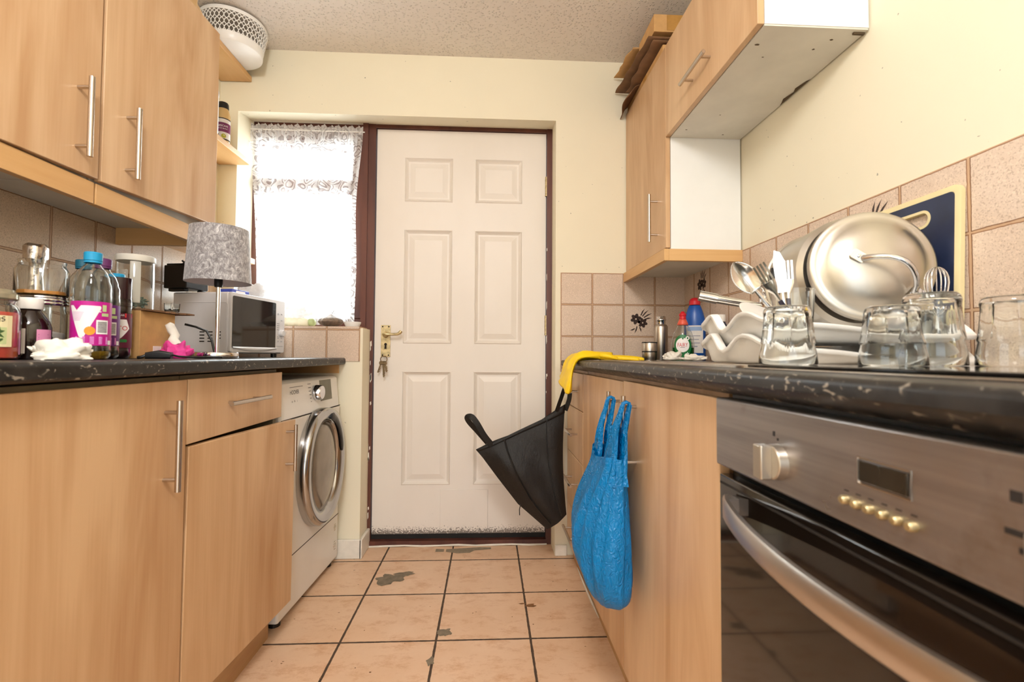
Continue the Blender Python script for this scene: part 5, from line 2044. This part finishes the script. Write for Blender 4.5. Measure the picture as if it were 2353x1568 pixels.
# blue carrier bag on the cupboard handles
t = thing('blue_carrier_bag', 'bright blue plastic carrier bag hanging by its two loops from the sink cupboard handles', 'bag', (.30, 1.26, .29))
NS = 140
levels = [  # z, x centre, y centre, half depth (x), half width (y)
    (.326, .306, 1.185, .010, .024), (.333, .305, 1.188, .030, .058), (.348, .303, 1.195, .042, .092), (.37, .300, 1.205, .050, .118), (.40, .297, 1.222, .057, .142), (.435, .295, 1.236, .060, .155), (.47, .295, 1.246, .060, .158),
    (.51, .297, 1.250, .056, .154), (.55, .301, 1.250, .050, .146), (.59, .306, 1.248, .042, .136), (.63, .312, 1.246, .033, .126), (.655, .315, 1.244, .028, .120), (.668, .316, 1.244, .026, .118), (.676, .316, 1.244, .025, .116)]
b = B()
rings = []
for li, (z, cx, cy, hx_, hy_) in enumerate(levels):
    r_ = []
    for k in range(NS):
        a = 2 * PI * k / NS
        c_, s_ = cos(a), sin(a)
        # sharp vertical creases pulled together towards the loops and the foot
        cr = abs(sin(a * 5.5 + 1.2 * MN.noise(V((z * 6, c_, 3))))) ** .6
        fold = 1 + (.22 * (cr - .6) + .10 * sin(a * 15 - z * 18) + .26 * MN.noise(V((c_ * 2.6, s_ * 2.6, z * 9)))) * min(1, li / 3)
        x = cx + hx_ * abs(c_) ** .8 * (1 if c_ > 0 else -1) * fold
        y = cy + hy_ * abs(s_) ** .85 * (1 if s_ > 0 else -1) * (1 + .06 * MN.noise(V((a, z * 11, 5))))
        x = min(x, .3685)
        zz_ = z + .010 * MN.noise(V((c_ * 2, s_ * 2 + z * 5, 1))) * (li > 1)
        if li >= 12:
            zz_ += .012 * s_ * s_
        r_.append((x, y, zz_))
    rings.append(r_)
b.loft(rings[::-1], True, False)
b.add(rings[0], [tuple(range(NS))])
obj('pouch', b, BLUEBAG, t, world=True, smooth=75, sub=1)


def loop(y_h, y_a, y_b, xs_, w0):
    """a carrier-bag handle: film gathered up to the door handle and back"""
    for x_, y_ in ((xs_[0], y_a), (xs_[1], y_b)):
        b = B()
        n = 14
        rings = []
        for i in range(n + 1):
            s = i / n
            c = V((x_, y_, .625)).lerp(V((.342 - .009 * (1 if x_ < .32 else -1), y_h, .815)), s)
            c += V((-.006 * sin(PI * s), 0, 0))
            w = w0 * (1 - s) ** 1.15 + .008
            ring_ = []
            for k in range(20):
                a = 2 * PI * k / 20
                ring_.append(c + V((.003 * sin(a) + .006 * sin(k * 2.1 + s * 4) * (1 - .6 * s), w * cos(a), 0)))
            rings.append(ring_)
        b.loft(rings, True, False)
        obj('handle_loop', b, BLUEBAG, t, world=True, smooth=70)
    b = B()
    b.tube([(.333, y_h, .810), (.3345, y_h, .8185), (.342, y_h, .822), (.3495, y_h, .8185), (.351, y_h, .810)], [.0085, .009, .009, .009, .0085], 10, flat=.5)
    obj('handle_loop', b, BLUEBAG, t, world=True, smooth=70)


loop(1.312, 1.322, 1.315, (.302, .330), .040)
loop(1.165, 1.188, 1.190, (.300, .330), .062)
